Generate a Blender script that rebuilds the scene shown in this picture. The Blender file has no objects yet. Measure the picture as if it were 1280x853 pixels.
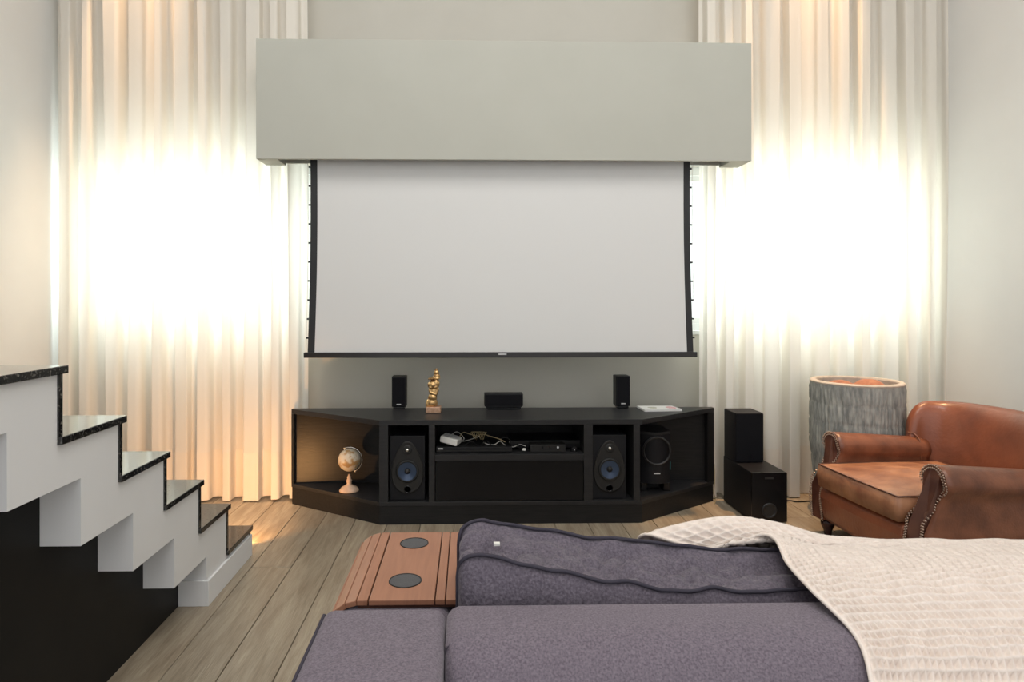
import bpy, bmesh, math, random
import numpy as np
from mathutils import Vector, Matrix, noise

random.seed(7)
SC = bpy.context.scene
COL = SC.collection
PI = math.pi

# ---------------------------------------------------------------- camera
F, CX, CY, YAW, CH = 800.0, 603.0, 376.0, math.atan(0.022), 1.2   # photograph read as 1280 x 853
cd = bpy.data.cameras.new('camera')
cam = bpy.data.objects.new('camera', cd); COL.objects.link(cam)
cam.location = (0, 0, CH); cam.rotation_euler = (PI/2, 0, -YAW)
cd.sensor_width = 36; cd.lens = F/1280*36
cd.shift_x = (640-CX)/1280; cd.shift_y = (CY-426.5)/1280
cd.clip_start = 0.05
SC.camera = cam

# ---------------------------------------------------------------- world, exposure, lights
SC.view_settings.view_transform = 'Standard'
SC.view_settings.look = 'None'
SC.view_settings.gamma = 1
SC.view_settings.use_curve_mapping = False
SC.view_settings.exposure = 0.12
w = bpy.data.worlds.new('sky'); SC.world = w; w.use_nodes = True
bg = w.node_tree.nodes['Background']
bg.inputs['Color'].default_value = (0.97, 0.985, 1.0, 1); bg.inputs['Strength'].default_value = 1.35

def area(name, loc, rot, sx, sy, power, col):
    l = bpy.data.lights.new(name, 'AREA'); l.shape = 'RECTANGLE'; l.size = sx; l.size_y = sy
    l.energy = power; l.color = col
    o = bpy.data.objects.new(name, l); COL.objects.link(o); o.location = loc; o.rotation_euler = rot
    return o
def spot(name, loc, target, power, col, ang, rad=0.03, blend=0.5):
    l = bpy.data.lights.new(name, 'SPOT'); l.energy = power; l.color = col
    l.spot_size = math.radians(ang); l.spot_blend = blend; l.shadow_soft_size = rad
    o = bpy.data.objects.new(name, l); COL.objects.link(o); o.location = loc
    o.rotation_euler = (Vector(target)-Vector(loc)).to_track_quat('-Z', 'Y').to_euler()
    return o
WARM = (1.0, 0.60, 0.30)
# daylight just outside the two windows
area('daylight', (-1.68, 4.335, 1.54), (-PI/2, 0, 0), 1.38, 1.08, 34, (0.94, 1.0, 1.0))
area('daylight', (2.10, 4.335, 1.54), (-PI/2, 0, 0), 1.46, 1.08, 36, (0.94, 1.0, 1.0))
# added soft overhead fill above the sofa, not a fixture of the room
area('overhead_fill', (0.3, 1.3, 4.7), (0, 0, 0), 3.0, 1.8, 88, (1.0, 0.97, 0.93))
# ceiling downlights in front of the curtains
spot('downlight_beam', (-1.93, 3.72, 4.6), (-1.93, 3.80, 0), 640, WARM, 28)
spot('downlight_beam', (2.05, 3.70, 4.6), (2.0, 3.78, 0), 560, WARM, 32)

# ---------------------------------------------------------------- helpers
def dirx(px, py):
    xc, yc = (px-CX)/F, (CY-py)/F
    return Vector((math.sin(YAW)+xc*math.cos(YAW), math.cos(YAW)-xc*math.sin(YAW), yc))
def P(px, py, Y):                       # world point seen at a pixel, on the plane y = Y
    d = dirx(px, py); k = Y/d.y
    return Vector((d.x*k, Y, CH+d.z*k))
def X(px, Y): return P(px, CY, Y).x
def Z(py, Y, px=640): return P(px, py, Y).z

def link(o, parent=None):
    COL.objects.link(o)
    if parent is not None:
        o.parent = parent; o.matrix_parent_inverse = parent['_m'] if False else parent.matrix_basis.inverted()
    return o
def thing(name, label, cat, loc=(0, 0, 0), rz=0, group=None):
    o = bpy.data.objects.new(name, None); o.location = loc; o.rotation_euler = (0, 0, rz)
    o.empty_display_size = 0.05
    COL.objects.link(o); tag(o, label, cat, group)
    return o
def tag(o, label, cat, group=None):
    o['label'] = label; o['category'] = cat
    if group: o['group'] = group
    return o
def struct(o): o['kind'] = 'structure'; return o
def obj(name, bm, mat, parent=None, smooth=False, bevel=0, local=False, label=None, sub=0, seg=2):
    me = bpy.data.meshes.new(name)
    bmesh.ops.recalc_face_normals(bm, faces=bm.faces)
    bm.to_mesh(me); bm.free()
    if smooth:
        me.polygons.foreach_set('use_smooth', [True]*len(me.polygons))
    me.materials.append(mat)
    o = bpy.data.objects.new(name, me)
    COL.objects.link(o)
    if parent is not None:
        o.parent = parent
        if not local:
            # children are written in world coordinates
            m = Matrix.Identity(4); p = parent; chain = []
            while p is not None: chain.append(p); p = p.parent
            for q in reversed(chain): m = m @ q.matrix_parent_inverse @ q.matrix_basis
            o.matrix_parent_inverse = m.inverted()
    if bevel:
        md = o.modifiers.new('bevel', 'BEVEL'); md.width = bevel; md.segments = seg; md.limit_method = 'ANGLE'
        md.angle_limit = math.radians(35)
    if sub:
        md = o.modifiers.new('sub', 'SUBSURF'); md.levels = sub; md.render_levels = sub
    if label: o['label'] = label
    return o
def copy_tree(o, parent=None, M=None):
    c = o.copy(); COL.objects.link(c)
    if parent is not None: c.parent = parent
    for ch in list(o.children): copy_tree(ch, c)
    return c
def box(bm, x0, x1, y0, y1, z0, z1):
    v = [bm.verts.new(p) for p in ((x0,y0,z0),(x1,y0,z0),(x1,y1,z0),(x0,y1,z0),(x0,y0,z1),(x1,y0,z1),(x1,y1,z1),(x0,y1,z1))]
    for f in ((0,3,2,1),(4,5,6,7),(0,1,5,4),(1,2,6,5),(2,3,7,6),(3,0,4,7)): bm.faces.new([v[i] for i in f])
    return bm
def B(*a):
    bm = bmesh.new()
    box(bm, *a); return bm
def prism(bm, poly, axis, a, b):        # poly in the two other axes (order x,y,z), extruded from a to b
    def p3(p, t):
        return {'x': (t, p[0], p[1]), 'y': (p[0], t, p[1]), 'z': (p[0], p[1], t)}[axis]
    A = [bm.verts.new(p3(p, a)) for p in poly]; C = [bm.verts.new(p3(p, b)) for p in poly]
    n = len(poly)
    if n <= 6:
        bm.faces.new(A); bm.faces.new(C[::-1])
    else:                               # concave outlines: tessellate both ends
        from mathutils.geometry import tessellate_polygon
        for tri in tessellate_polygon([[Vector((p[0], p[1], 0)) for p in poly]]):
            bm.faces.new([A[i] for i in tri]); bm.faces.new([C[i] for i in tri[::-1]])
    for i in range(n): bm.faces.new((A[i], A[(i+1)%n], C[(i+1)%n], C[i]))
    return bm
def lathe(bm, prof, c, n=32, axis='z', cap=True):
    rings = []
    for r, h in prof:
        ring = []
        for i in range(n):
            a = 2*PI*i/n
            u, v = r*math.cos(a), r*math.sin(a)
            p = {'z': (u, v, h), 'y': (u, h, v), 'x': (h, u, v)}[axis]
            ring.append(bm.verts.new((c[0]+p[0], c[1]+p[1], c[2]+p[2])))
        rings.append(ring)
    for a, b in zip(rings, rings[1:]):
        for i in range(n): bm.faces.new((a[i], a[(i+1)%n], b[(i+1)%n], b[i]))
    if cap:
        if prof[0][0] > 1e-5: bm.faces.new(rings[0][::-1])
        if prof[-1][0] > 1e-5: bm.faces.new(rings[-1])
    bmesh.ops.remove_doubles(bm, verts=bm.verts, dist=1e-6)
    return bm
def catmull(pts, n=6, closed=False):
    pts = [Vector(p) for p in pts]; out = []
    m = len(pts); rng = range(m if closed else m-1)
    for i in rng:
        g = (lambda k: pts[k % m]) if closed else (lambda k: pts[min(max(k, 0), m-1)])
        p0, p1, p2, p3 = g(i-1), g(i), g(i+1), g(i+2)
        for j in range(n):
            t = j/n
            out.append(0.5*((2*p1)+(-p0+p2)*t+(2*p0-5*p1+4*p2-p3)*t*t+(-p0+3*p1-3*p2+p3)*t**3))
    if not closed: out.append(pts[-1])
    return out
def tube(bm, pts, r, n=8, closed=False):
    pts = [Vector(p) for p in pts]; rings = []; m = len(pts)
    up = Vector((0, 0, 1)); prev = None
    for i, p in enumerate(pts):
        if closed: t = pts[(i+1) % m]-pts[i-1]
        else: t = pts[min(i+1, m-1)]-pts[max(i-1, 0)]
        if t.length < 1e-9: t = Vector((1, 0, 0))
        t.normalize()
        a = prev if prev is not None else (up if abs(t.z) < 0.9 else Vector((1, 0, 0)))
        s = t.cross(a)
        if s.length < 1e-6: s = t.cross(Vector((1, 0.3, 0.2)))
        s.normalize(); nrm = s.cross(t).normalized(); prev = nrm
        rr = r[i] if isinstance(r, (list, tuple)) else r
        rings.append([bm.verts.new(p+(s*math.cos(2*PI*k/n)+nrm*math.sin(2*PI*k/n))*rr) for k in range(n)])
    rng = range(m if closed else m-1)
    for i in rng:
        a, b = rings[i], rings[(i+1) % m]
        for k in range(n): bm.faces.new((a[k], a[(k+1)%n], b[(k+1)%n], b[k]))
    if not closed: bm.faces.new(rings[0][::-1]); bm.faces.new(rings[-1])
    return bm
def gridface(bm, rows, wrap=False):
    V = [[bm.verts.new(p) for p in r] for r in rows]
    for a, b in zip(V, V[1:]):
        n = len(a)
        for i in range(n if wrap else n-1): bm.faces.new((a[i], a[(i+1)%n], b[(i+1)%n], b[i]))
    return V
def grid_obj(name, A, mat, parent=None):   # A: (rows, cols, 3) array -> one smooth sheet
    R, Cc, _ = A.shape
    idx = np.arange(R*Cc).reshape(R, Cc)
    q = np.stack([idx[:-1,:-1], idx[:-1,1:], idx[1:,1:], idx[1:,:-1]], -1).reshape(-1, 4)
    me = bpy.data.meshes.new(name)
    me.vertices.add(R*Cc); me.vertices.foreach_set('co', A.reshape(-1).astype(np.float32))
    me.loops.add(q.size); me.loops.foreach_set('vertex_index', q.reshape(-1).astype(np.int32))
    me.polygons.add(len(q)); me.polygons.foreach_set('loop_start', (np.arange(len(q))*4).astype(np.int32))
    me.polygons.foreach_set('loop_total', np.full(len(q), 4, np.int32))
    me.polygons.foreach_set('use_smooth', np.ones(len(q), bool))
    me.update(calc_edges=True); me.validate()
    me.materials.append(mat)
    o = bpy.data.objects.new(name, me); COL.objects.link(o)
    if parent is not None:
        o.parent = parent; o.matrix_parent_inverse = parent.matrix_basis.inverted()
    return o

# ---------------------------------------------------------------- materials
def mat(name, col, rough=0.5, metal=0, col2=None, scale=20, detail=3, bump=0, bscale=None, stretch=(1,1,1),
        spec=0.5, lo=0.35, hi=0.65, coat=0, rand=0, sheen=0):
    m = bpy.data.materials.new(name); m.use_nodes = True
    nt = m.node_tree; b = nt.nodes['Principled BSDF']
    b.inputs['Base Color'].default_value = (*col, 1); b.inputs['Roughness'].default_value = rough
    b.inputs['Metallic'].default_value = metal; b.inputs['Specular IOR Level'].default_value = spec
    if coat: b.inputs['Coat Weight'].default_value = coat; b.inputs['Coat Roughness'].default_value = 0.15
    if sheen: b.inputs['Sheen Weight'].default_value = sheen; b.inputs['Sheen Roughness'].default_value = 0.5
    N = nt.nodes.new; L = nt.links.new
    tc = N('ShaderNodeTexCoord'); mp = N('ShaderNodeMapping'); mp.inputs['Scale'].default_value = stretch
    L(tc.outputs['Object'], mp.inputs['Vector'])
    vec = mp.outputs['Vector']
    if rand:
        oi = N('ShaderNodeObjectInfo'); ad = N('ShaderNodeVectorMath'); ad.operation = 'ADD'
        ml = N('ShaderNodeMath'); ml.operation = 'MULTIPLY'; ml.inputs[1].default_value = 37.0
        L(oi.outputs['Random'], ml.inputs[0]); L(vec, ad.inputs[0]); L(ml.outputs[0], ad.inputs[1]); vec = ad.outputs[0]
    if col2 is not None:
        n = N('ShaderNodeTexNoise'); n.inputs['Scale'].default_value = scale; n.inputs['Detail'].default_value = detail
        L(vec, n.inputs['Vector'])
        r = N('ShaderNodeValToRGB'); r.color_ramp.elements[0].position = lo; r.color_ramp.elements[1].position = hi
        r.color_ramp.elements[0].color = (*col, 1); r.color_ramp.elements[1].color = (*col2, 1)
        L(n.outputs['Fac'], r.inputs['Fac'])
        out = r.outputs['Color']
        if rand:
            hv = N('ShaderNodeHueSaturation'); mr = N('ShaderNodeMapRange')
            mr.inputs['To Min'].default_value = 1-rand; mr.inputs['To Max'].default_value = 1+rand
            L(oi.outputs['Random'], mr.inputs['Value']); L(mr.outputs[0], hv.inputs['Value']); L(out, hv.inputs['Color'])
            out = hv.outputs['Color']
        L(out, b.inputs['Base Color'])
    if bump:
        n2 = N('ShaderNodeTexNoise'); n2.inputs['Scale'].default_value = bscale or scale; n2.inputs['Detail'].default_value = 4
        L(vec, n2.inputs['Vector'])
        bp = N('ShaderNodeBump'); bp.inputs['Strength'].default_value = 1; bp.inputs['Distance'].default_value = bump
        L(n2.outputs['Fac'], bp.inputs['Height']); L(bp.outputs['Normal'], b.inputs['Normal'])
    return m

M = {}
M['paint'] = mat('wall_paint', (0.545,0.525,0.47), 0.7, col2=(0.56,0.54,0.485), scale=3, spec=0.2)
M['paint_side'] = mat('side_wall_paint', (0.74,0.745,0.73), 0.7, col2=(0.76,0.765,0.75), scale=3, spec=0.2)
M['pelmet'] = mat('pelmet_paint', (0.49,0.49,0.435), 0.7, col2=(0.505,0.505,0.45), scale=3, spec=0.2)
M['ceil'] = mat('ceiling_paint', (0.8,0.8,0.78), 0.8, spec=0.2)
M['stair_white'] = mat('stair_paint', (0.74,0.74,0.74), 0.6, spec=0.3, col2=(0.76,0.76,0.76), scale=4)
M['black_panel'] = mat('black_lacquer', (0.010,0.010,0.010), 0.4, spec=0.12, col2=(0.014,0.013,0.012), scale=5)
M['granite'] = mat('black_granite', (0.012,0.012,0.012), 0.08, col2=(0.16,0.15,0.13), scale=150, lo=0.55, hi=0.70, spec=0.8)
M['cab'] = mat('black_oak', (0.012,0.012,0.0125), 0.36, col2=(0.018,0.017,0.017), scale=9, stretch=(1,12,12), spec=0.22, bump=0.0004, bscale=30)
M['frame_black'] = mat('black_oak_frame', (0.017,0.017,0.018), 0.40, col2=(0.024,0.023,0.024), scale=9, stretch=(1,12,12), spec=0.35)
M['gloss_black'] = mat('black_gloss', (0.006,0.006,0.007), 0.22, spec=0.3)
M['plastic_black'] = mat('black_plastic', (0.010,0.010,0.011), 0.45, spec=0.25)
M['grille'] = mat('speaker_grille', (0.007,0.007,0.009), 0.8, spec=0.15, bump=0.0006, bscale=900)
M['speaker_body'] = mat('black_ash_vinyl', (0.009,0.009,0.011), 0.5, spec=0.25, bump=0.0003, bscale=200)
M['baffle'] = mat('baffle_grey', (0.020,0.019,0.018), 0.5, spec=0.3)
M['cone'] = mat('woofer_cone', (0.05,0.075,0.13), 0.28, metal=0.4)
M['rubber'] = mat('rubber', (0.010,0.010,0.010), 0.55)
M['silver'] = mat('silver_metal', (0.75,0.74,0.70), 0.25, metal=1)
M['badge'] = mat('badge_silver', (0.6,0.6,0.6), 0.4)
M['led'] = mat('teal_plastic', (0.05,0.30,0.33), 0.4)
M['gold'] = mat('antique_gold', (0.62,0.40,0.18), 0.36, metal=0.85, col2=(0.20,0.10,0.05), scale=60, lo=0.5, hi=0.72, bump=0.002, bscale=90)
M['rosegold'] = mat('rose_gold_base', (0.60,0.38,0.26), 0.4, metal=0.5, col2=(0.42,0.24,0.14), scale=50)
M['globe'] = mat('antique_globe_print', (0.62,0.54,0.42), 0.4, col2=(0.42,0.24,0.09), scale=26, detail=6, lo=0.50, hi=0.60)
M['globe_base'] = mat('pale_wood_stand', (0.66,0.48,0.36), 0.5, col2=(0.55,0.38,0.26), scale=30)
M['screen'] = mat('screen_white', (0.76,0.76,0.75), 0.85, spec=0.1)
M['screen_black'] = mat('screen_border_black', (0.022,0.022,0.024), 0.6)
M['screen_bar'] = mat('screen_bar_black', (0.020,0.018,0.018), 0.35)
M['pin'] = mat('tab_pin', (0.012,0.012,0.012), 0.5)
M['glass'] = None
M['upvc'] = mat('white_window_frame', (0.72,0.74,0.74), 0.35)
M['leather'] = mat('brown_leather', (0.27,0.090,0.045), 0.30, col2=(0.125,0.042,0.026), scale=5, detail=6, lo=0.38, hi=0.72, bump=0.0012, bscale=70, spec=0.5)
M['leather_worn'] = mat('worn_tan_leather', (0.42,0.20,0.105), 0.42, col2=(0.20,0.075,0.04), scale=9, detail=8, lo=0.36, hi=0.68, bump=0.0025, bscale=28)
M['leather_dark'] = mat('dark_leather_trim', (0.075,0.028,0.020), 0.38, col2=(0.13,0.05,0.03), scale=14)
M['leather_arm'] = mat('arm_leather', (0.25,0.095,0.05), 0.30, col2=(0.13,0.048,0.028), scale=12, detail=7, lo=0.36, hi=0.7, bump=0.001, bscale=120)
M['nail'] = mat('brass_nail', (0.45,0.33,0.26), 0.3, metal=0.7)
M['dark_wood'] = mat('dark_turned_wood', (0.035,0.012,0.010), 0.25)
M['fabric'] = mat('grey_violet_upholstery', (0.118,0.098,0.122), 0.95, col2=(0.212,0.180,0.215), scale=260, detail=2, lo=0.3, hi=0.7, bump=0.0012, bscale=600, spec=0.1, sheen=0.15)
M['fabric2'] = mat('grey_violet_cushion', (0.086,0.073,0.094), 0.95, col2=(0.165,0.143,0.175), scale=200, detail=3, lo=0.3, hi=0.7, bump=0.003, bscale=110, spec=0.1, sheen=0.15)
M['piping'] = mat('dark_piping', (0.055,0.050,0.066), 0.9, spec=0.1)
M['tray'] = mat('reddish_tray_wood', (0.31,0.140,0.080), 0.42, col2=(0.36,0.165,0.095), scale=7, stretch=(14,1,1), spec=0.4)
M['tray_edge'] = mat('tray_edge_wood', (0.27,0.10,0.05), 0.5)
M['cup'] = mat('grey_rubber_inlay', (0.065,0.065,0.07), 0.55, bump=0.0004, bscale=300)
M['tray_canvas'] = mat('tray_backing_cloth', (0.06,0.02,0.012), 0.9)
M['blanket'] = mat('cream_waffle_cotton', (0.77,0.675,0.61), 0.95, col2=(0.84,0.75,0.685), scale=40, spec=0.05, bump=0.0008, bscale=700)
M['planter'] = mat('grey_ribbed_ceramic', (0.20,0.21,0.20), 0.75, col2=(0.46,0.46,0.42), scale=60, detail=5, stretch=(1,1,0.22), bump=0.002, bscale=90, lo=0.35, hi=0.7)
M['rim'] = mat('planter_rim', (0.55,0.49,0.42), 0.6, col2=(0.42,0.37,0.32), scale=20)
M['terracotta'] = mat('terracotta_cloth', (0.42,0.19,0.11), 0.9, col2=(0.32,0.13,0.08), scale=30)
M['plastic_white'] = mat('white_plastic', (0.75,0.74,0.70), 0.35)
M['cable_white'] = mat('white_cable', (0.62,0.60,0.55), 0.4)
M['cable_beige'] = mat('beige_cable', (0.40,0.32,0.18), 0.4)
M['cable_black'] = mat('black_cable', (0.01,0.01,0.01), 0.4)
M['cover'] = mat('magazine_cover', (0.78,0.77,0.74), 0.3, col2=(0.80,0.79,0.76), scale=6)
M['pages'] = mat('magazine_pages', (0.72,0.72,0.70), 0.8)
M['pink'] = mat('pink_print', (0.62,0.20,0.24), 0.4, col2=(0.75,0.55,0.52), scale=60)
M['olive'] = mat('olive_print', (0.38,0.36,0.26), 0.4, col2=(0.6,0.58,0.5), scale=60)

def lampmat(name, col, s):
    m = bpy.data.materials.new(name); m.use_nodes = True
    b = m.node_tree.nodes['Principled BSDF']; b.inputs['Emission Color'].default_value = (*col, 1)
    b.inputs['Emission Strength'].default_value = s; return m
M['lamp'] = lampmat('warm_lamp_lens', WARM, 6)

# oak planks
def wood_floor():
    m = bpy.data.materials.new('grey_oak_plank'); m.use_nodes = True; nt = m.node_tree; N = nt.nodes.new; L = nt.links.new
    b = nt.nodes['Principled BSDF']; b.inputs['Roughness'].default_value = 0.38; b.inputs['Specular IOR Level'].default_value = 0.4
    tc = N('ShaderNodeTexCoord'); oi = N('ShaderNodeObjectInfo')
    ml = N('ShaderNodeMath'); ml.operation = 'MULTIPLY'; ml.inputs[1].default_value = 53
    L(oi.outputs['Random'], ml.inputs[0])
    ad = N('ShaderNodeVectorMath'); L(tc.outputs['Object'], ad.inputs[0]); L(ml.outputs[0], ad.inputs[1])
    mp = N('ShaderNodeMapping'); mp.inputs['Scale'].default_value = (9, 0.9, 9); L(ad.outputs[0], mp.inputs['Vector'])
    n1 = N('ShaderNodeTexNoise'); n1.inputs['Scale'].default_value = 3.2; n1.inputs['Detail'].default_value = 8; n1.inputs['Distortion'].default_value = 0.9
    L(mp.outputs[0], n1.inputs['Vector'])
    mp2 = N('ShaderNodeMapping'); mp2.inputs['Scale'].default_value = (60, 2.5, 60); L(ad.outputs[0], mp2.inputs['Vector'])
    n2 = N('ShaderNodeTexNoise'); n2.inputs['Scale'].default_value = 5; n2.inputs['Detail'].default_value = 5
    L(mp2.outputs[0], n2.inputs['Vector'])
    r = N('ShaderNodeValToRGB'); e = r.color_ramp.elements
    e[0].position = 0.28; e[0].color = (0.24,0.19,0.135,1); e[1].position = 0.72; e[1].color = (0.40,0.34,0.255,1)
    L(n1.outputs['Fac'], r.inputs['Fac'])
    mx = N('ShaderNodeMix'); mx.data_type = 'RGBA'; mx.blend_type = 'MULTIPLY'; mx.inputs['Factor'].default_value = 0.45
    r2 = N('ShaderNodeValToRGB'); r2.color_ramp.elements[0].position = 0.35; r2.color_ramp.elements[0].color = (0.55,0.52,0.48,1)
    r2.color_ramp.elements[1].position = 0.6; r2.color_ramp.elements[1].color = (1,1,1,1)
    L(n2.outputs['Fac'], r2.inputs['Fac']); L(r.outputs['Color'], mx.inputs['A']); L(r2.outputs['Color'], mx.inputs['B'])
    hv = N('ShaderNodeHueSaturation'); mr = N('ShaderNodeMapRange'); mr.inputs['To Min'].default_value = 0.92; mr.inputs['To Max'].default_value = 1.08
    L(oi.outputs['Random'], mr.inputs['Value']); L(mr.outputs[0], hv.inputs['Value']); L(mx.outputs['Result'], hv.inputs['Color'])
    L(hv.outputs['Color'], b.inputs['Base Color'])
    bp = N('ShaderNodeBump'); bp.inputs['Distance'].default_value = 0.0008; L(n2.outputs['Fac'], bp.inputs['Height']); L(bp.outputs[0], b.inputs['Normal'])
    return m
M['plank'] = wood_floor()
M['subfloor'] = mat('floor_joint', (0.05,0.042,0.032), 0.9)

def curtain_mat(name, col, tr):
    m = bpy.data.materials.new(name); m.use_nodes = True; nt = m.node_tree; N = nt.nodes.new; L = nt.links.new
    for n in list(nt.nodes):
        if n.type == 'BSDF_PRINCIPLED': nt.nodes.remove(n)
    out = [n for n in nt.nodes if n.type == 'OUTPUT_MATERIAL'][0]
    d = N('ShaderNodeBsdfDiffuse'); t = N('ShaderNodeBsdfTranslucent'); mx = N('ShaderNodeMixShader')
    d.inputs['Color'].default_value = (*col, 1); t.inputs['Color'].default_value = (*col, 1); mx.inputs[0].default_value = tr
    tc = N('ShaderNodeTexCoord'); mp = N('ShaderNodeMapping'); mp.inputs['Scale'].default_value = (1, 1, 0.05)
    n = N('ShaderNodeTexNoise'); n.inputs['Scale'].default_value = 400
    L(tc.outputs['Object'], mp.inputs[0]); L(mp.outputs[0], n.inputs['Vector'])
    bp = N('ShaderNodeBump'); bp.inputs['Distance'].default_value = 0.0006; L(n.outputs['Fac'], bp.inputs['Height'])
    L(bp.outputs[0], d.inputs['Normal'])
    L(d.outputs[0], mx.inputs[1]); L(t.outputs[0], mx.inputs[2]); L(mx.outputs[0], out.inputs['Surface'])
    return m
M['curtain'] = curtain_mat('cream_voile', (0.93,0.89,0.82), 0.34)
M['hem'] = curtain_mat('cream_voile_hem', (0.93,0.875,0.79), 0.27)

def glass_mat():
    m = bpy.data.materials.new('clear_glass'); m.use_nodes = True; nt = m.node_tree; N = nt.nodes.new; L = nt.links.new
    for n in list(nt.nodes):
        if n.type == 'BSDF_PRINCIPLED': nt.nodes.remove(n)
    out = [n for n in nt.nodes if n.type == 'OUTPUT_MATERIAL'][0]
    t = N('ShaderNodeBsdfTransparent'); t.inputs['Color'].default_value = (0.94,0.97,0.96,1)
    g = N('ShaderNodeBsdfGlossy'); g.inputs['Roughness'].default_value = 0.02; mx = N('ShaderNodeMixShader')
    mx.inputs[0].default_value = 0.06
    L(t.outputs[0], mx.inputs[1]); L(g.outputs[0], mx.inputs[2]); L(mx.outputs[0], out.inputs['Surface']); return m
M['glass'] = glass_mat()

# ================================================================ the setting
WY, WL, WR, CZ, BY = 4.12, -2.50, 2.935, 4.8, -2.6      # screen wall, side walls, ceiling, open back
WIN = [(-2.38, -0.98, 1.00, 2.08), (1.36, 2.84, 1.00, 2.08)]
bm = bmesh.new()
T = 0.2
box(bm, WL-0.15, WIN[0][0], WY, WY+T, 0, CZ); box(bm, WIN[0][1], WIN[1][0], WY, WY+T, 0, CZ); box(bm, WIN[1][1], WR+0.15, WY, WY+T, 0, CZ)
for a, b_, z0, z1 in WIN:
    box(bm, a, b_, WY, WY+T, 0, z0); box(bm, a, b_, WY, WY+T, z1, CZ)
struct(obj('wall_front', bm, M['paint']))
struct(obj('wall_left', B(WL-0.15, WL, BY, WY, 0, CZ), M['paint_side']))
struct(obj('wall_right', B(WR, WR+0.15, BY, WY, 0, CZ), M['paint_side']))
struct(obj('ceiling', B(WL-0.15, WR+0.15, BY, WY+T, CZ, CZ+0.12), M['ceil']))

# windows
for i, (a, b_, z0, z1) in enumerate(WIN):
    fr = struct(obj('window_%d' % (i+1), (lambda bm: (box(bm, a, b_, WY+0.06, WY+0.13, z1-0.06, z1), box(bm, a, b_, WY+0.06, WY+0.13, z0, z0+0.05),
             box(bm, a, a+0.05, WY+0.06, WY+0.13, z0+0.05, z1-0.06), box(bm, b_-0.05, b_, WY+0.06, WY+0.13, z0+0.05, z1-0.06), bm)[-1])(bmesh.new()), M['upvc'], bevel=0.004))
    mid = (a+b_)/2
    for s0, s1, yy in ((a+0.05, mid+0.02, WY+0.075), (mid-0.02, b_-0.05, WY+0.095)):
        bm = bmesh.new()
        box(bm, s0, s0+0.035, yy, yy+0.018, z0+0.05, z1-0.06); box(bm, s1-0.035, s1, yy, yy+0.018, z0+0.05, z1-0.06)
        box(bm, s0+0.035, s1-0.035, yy, yy+0.018, z0+0.05, z0+0.085); box(bm, s0+0.035, s1-0.035, yy, yy+0.018, z1-0.095, z1-0.06)
        sa = obj('sash', bm, M['upvc'], fr)
        obj('pane', B(s0+0.035, s1-0.035, yy+0.006, yy+0.011, z0+0.085, z1-0.095), M['glass'], sa)
    obj('window_sill', B(a, b_, WY-0.012, WY+0.06, z0-0.02, z0+0.006), M['upvc'], fr, bevel=0.003)

# floor of single planks
fl = struct(obj('floor', B(WL, WR, BY, WY, -0.06, -0.014), M['subfloor']))
PW = 0.18
x = -0.976-PW*9
rows = []
while x < WR: rows.append(x); x += PW
cache = {}
def plank_mesh(wd, ln):
    k = (round(wd, 3), round(ln, 3))
    if k not in cache:
        bm = bmesh.new(); g = 0.0012; e = 0.0018
        x0, x1, y0, y1 = g, wd-g, g, ln-g
        lo = [bm.verts.new(p) for p in ((x0,y0,-0.0139),(x1,y0,-0.0139),(x1,y1,-0.0139),(x0,y1,-0.0139))]
        mi = [bm.verts.new(p) for p in ((x0,y0,-e),(x1,y0,-e),(x1,y1,-e),(x0,y1,-e))]
        hi = [bm.verts.new(p) for p in ((x0+e,y0+e,0),(x1-e,y0+e,0),(x1-e,y1-e,0),(x0+e,y1-e,0))]
        for A, C in ((lo, mi), (mi, hi)):
            for i in range(4): bm.faces.new((A[i], A[(i+1)%4], C[(i+1)%4], C[i]))
        bm.faces.new(hi)
        me = bpy.data.meshes.new('plank'); bm.to_mesh(me); bm.free(); me.materials.append(M['plank']); cache[k] = me
    return cache[k]
rr = random.Random(3)
for x0 in rows:
    x1 = min(x0+PW, WR); xa = max(x0, WL)
    if x1-xa < 0.02: continue
    y = 0.2 - rr.choice((0, 0.3, 0.6, 0.9))
    while y < WY:
        ln = rr.choice((1.8, 2.1, 1.5, 2.4))
        e = min(y+ln, WY)
        if e-y > 0.05:
            o = bpy.data.objects.new('plank', plank_mesh(x1-xa, e-y)); COL.objects.link(o)
            o.location = (xa, y, 0); o.parent = fl
        y += ln
# the floor behind the camera, one board field
o = obj('plank', B(WL, WR, BY, -0.75, -0.0139, -0.001), M['plank'], fl)

# skirting along right and front walls
struct(obj('baseboard_right', B(WR-0.014, WR-0.0005, BY+0.3, WY-0.001, 0.0, 0.10), M['stair_white'], bevel=0.003))
struct(obj('baseboard_front', B(WL+0.001, WR-0.015, WY-0.014, WY-0.0005, 0.0, 0.10), M['stair_white'], bevel=0.003))

# ================================================================ staircase (rises towards the camera along the left wall)
XS, XB = -1.03, -1.137       # outer face of the slab; black panel below
st = thing('staircase', 'white staircase with sawtooth underside and black granite treads along the left wall', 'staircase', (-1.6, 1.5, 0))
noseY = [3.052-0.2795*k for k in range(12)]
topZ = [0.136, 0.329, 0.510, 0.685, 0.858, 1.036]
while len(topZ) < 12: topZ.append(topZ[-1]+0.177)
XW = WL+0.002
th = 0.021
# white zig-zag slab: polygon in the (y,z) plane
top = []
for k in range(0, 11):
    y_face = noseY[k]-0.028
    zl = 0.0 if k == 0 else topZ[k-1]-th
    top += [(y_face, zl), (y_face, topZ[k]-th)]
top.append((noseY[10]-0.05-0.28, topZ[10]-th))
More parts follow.
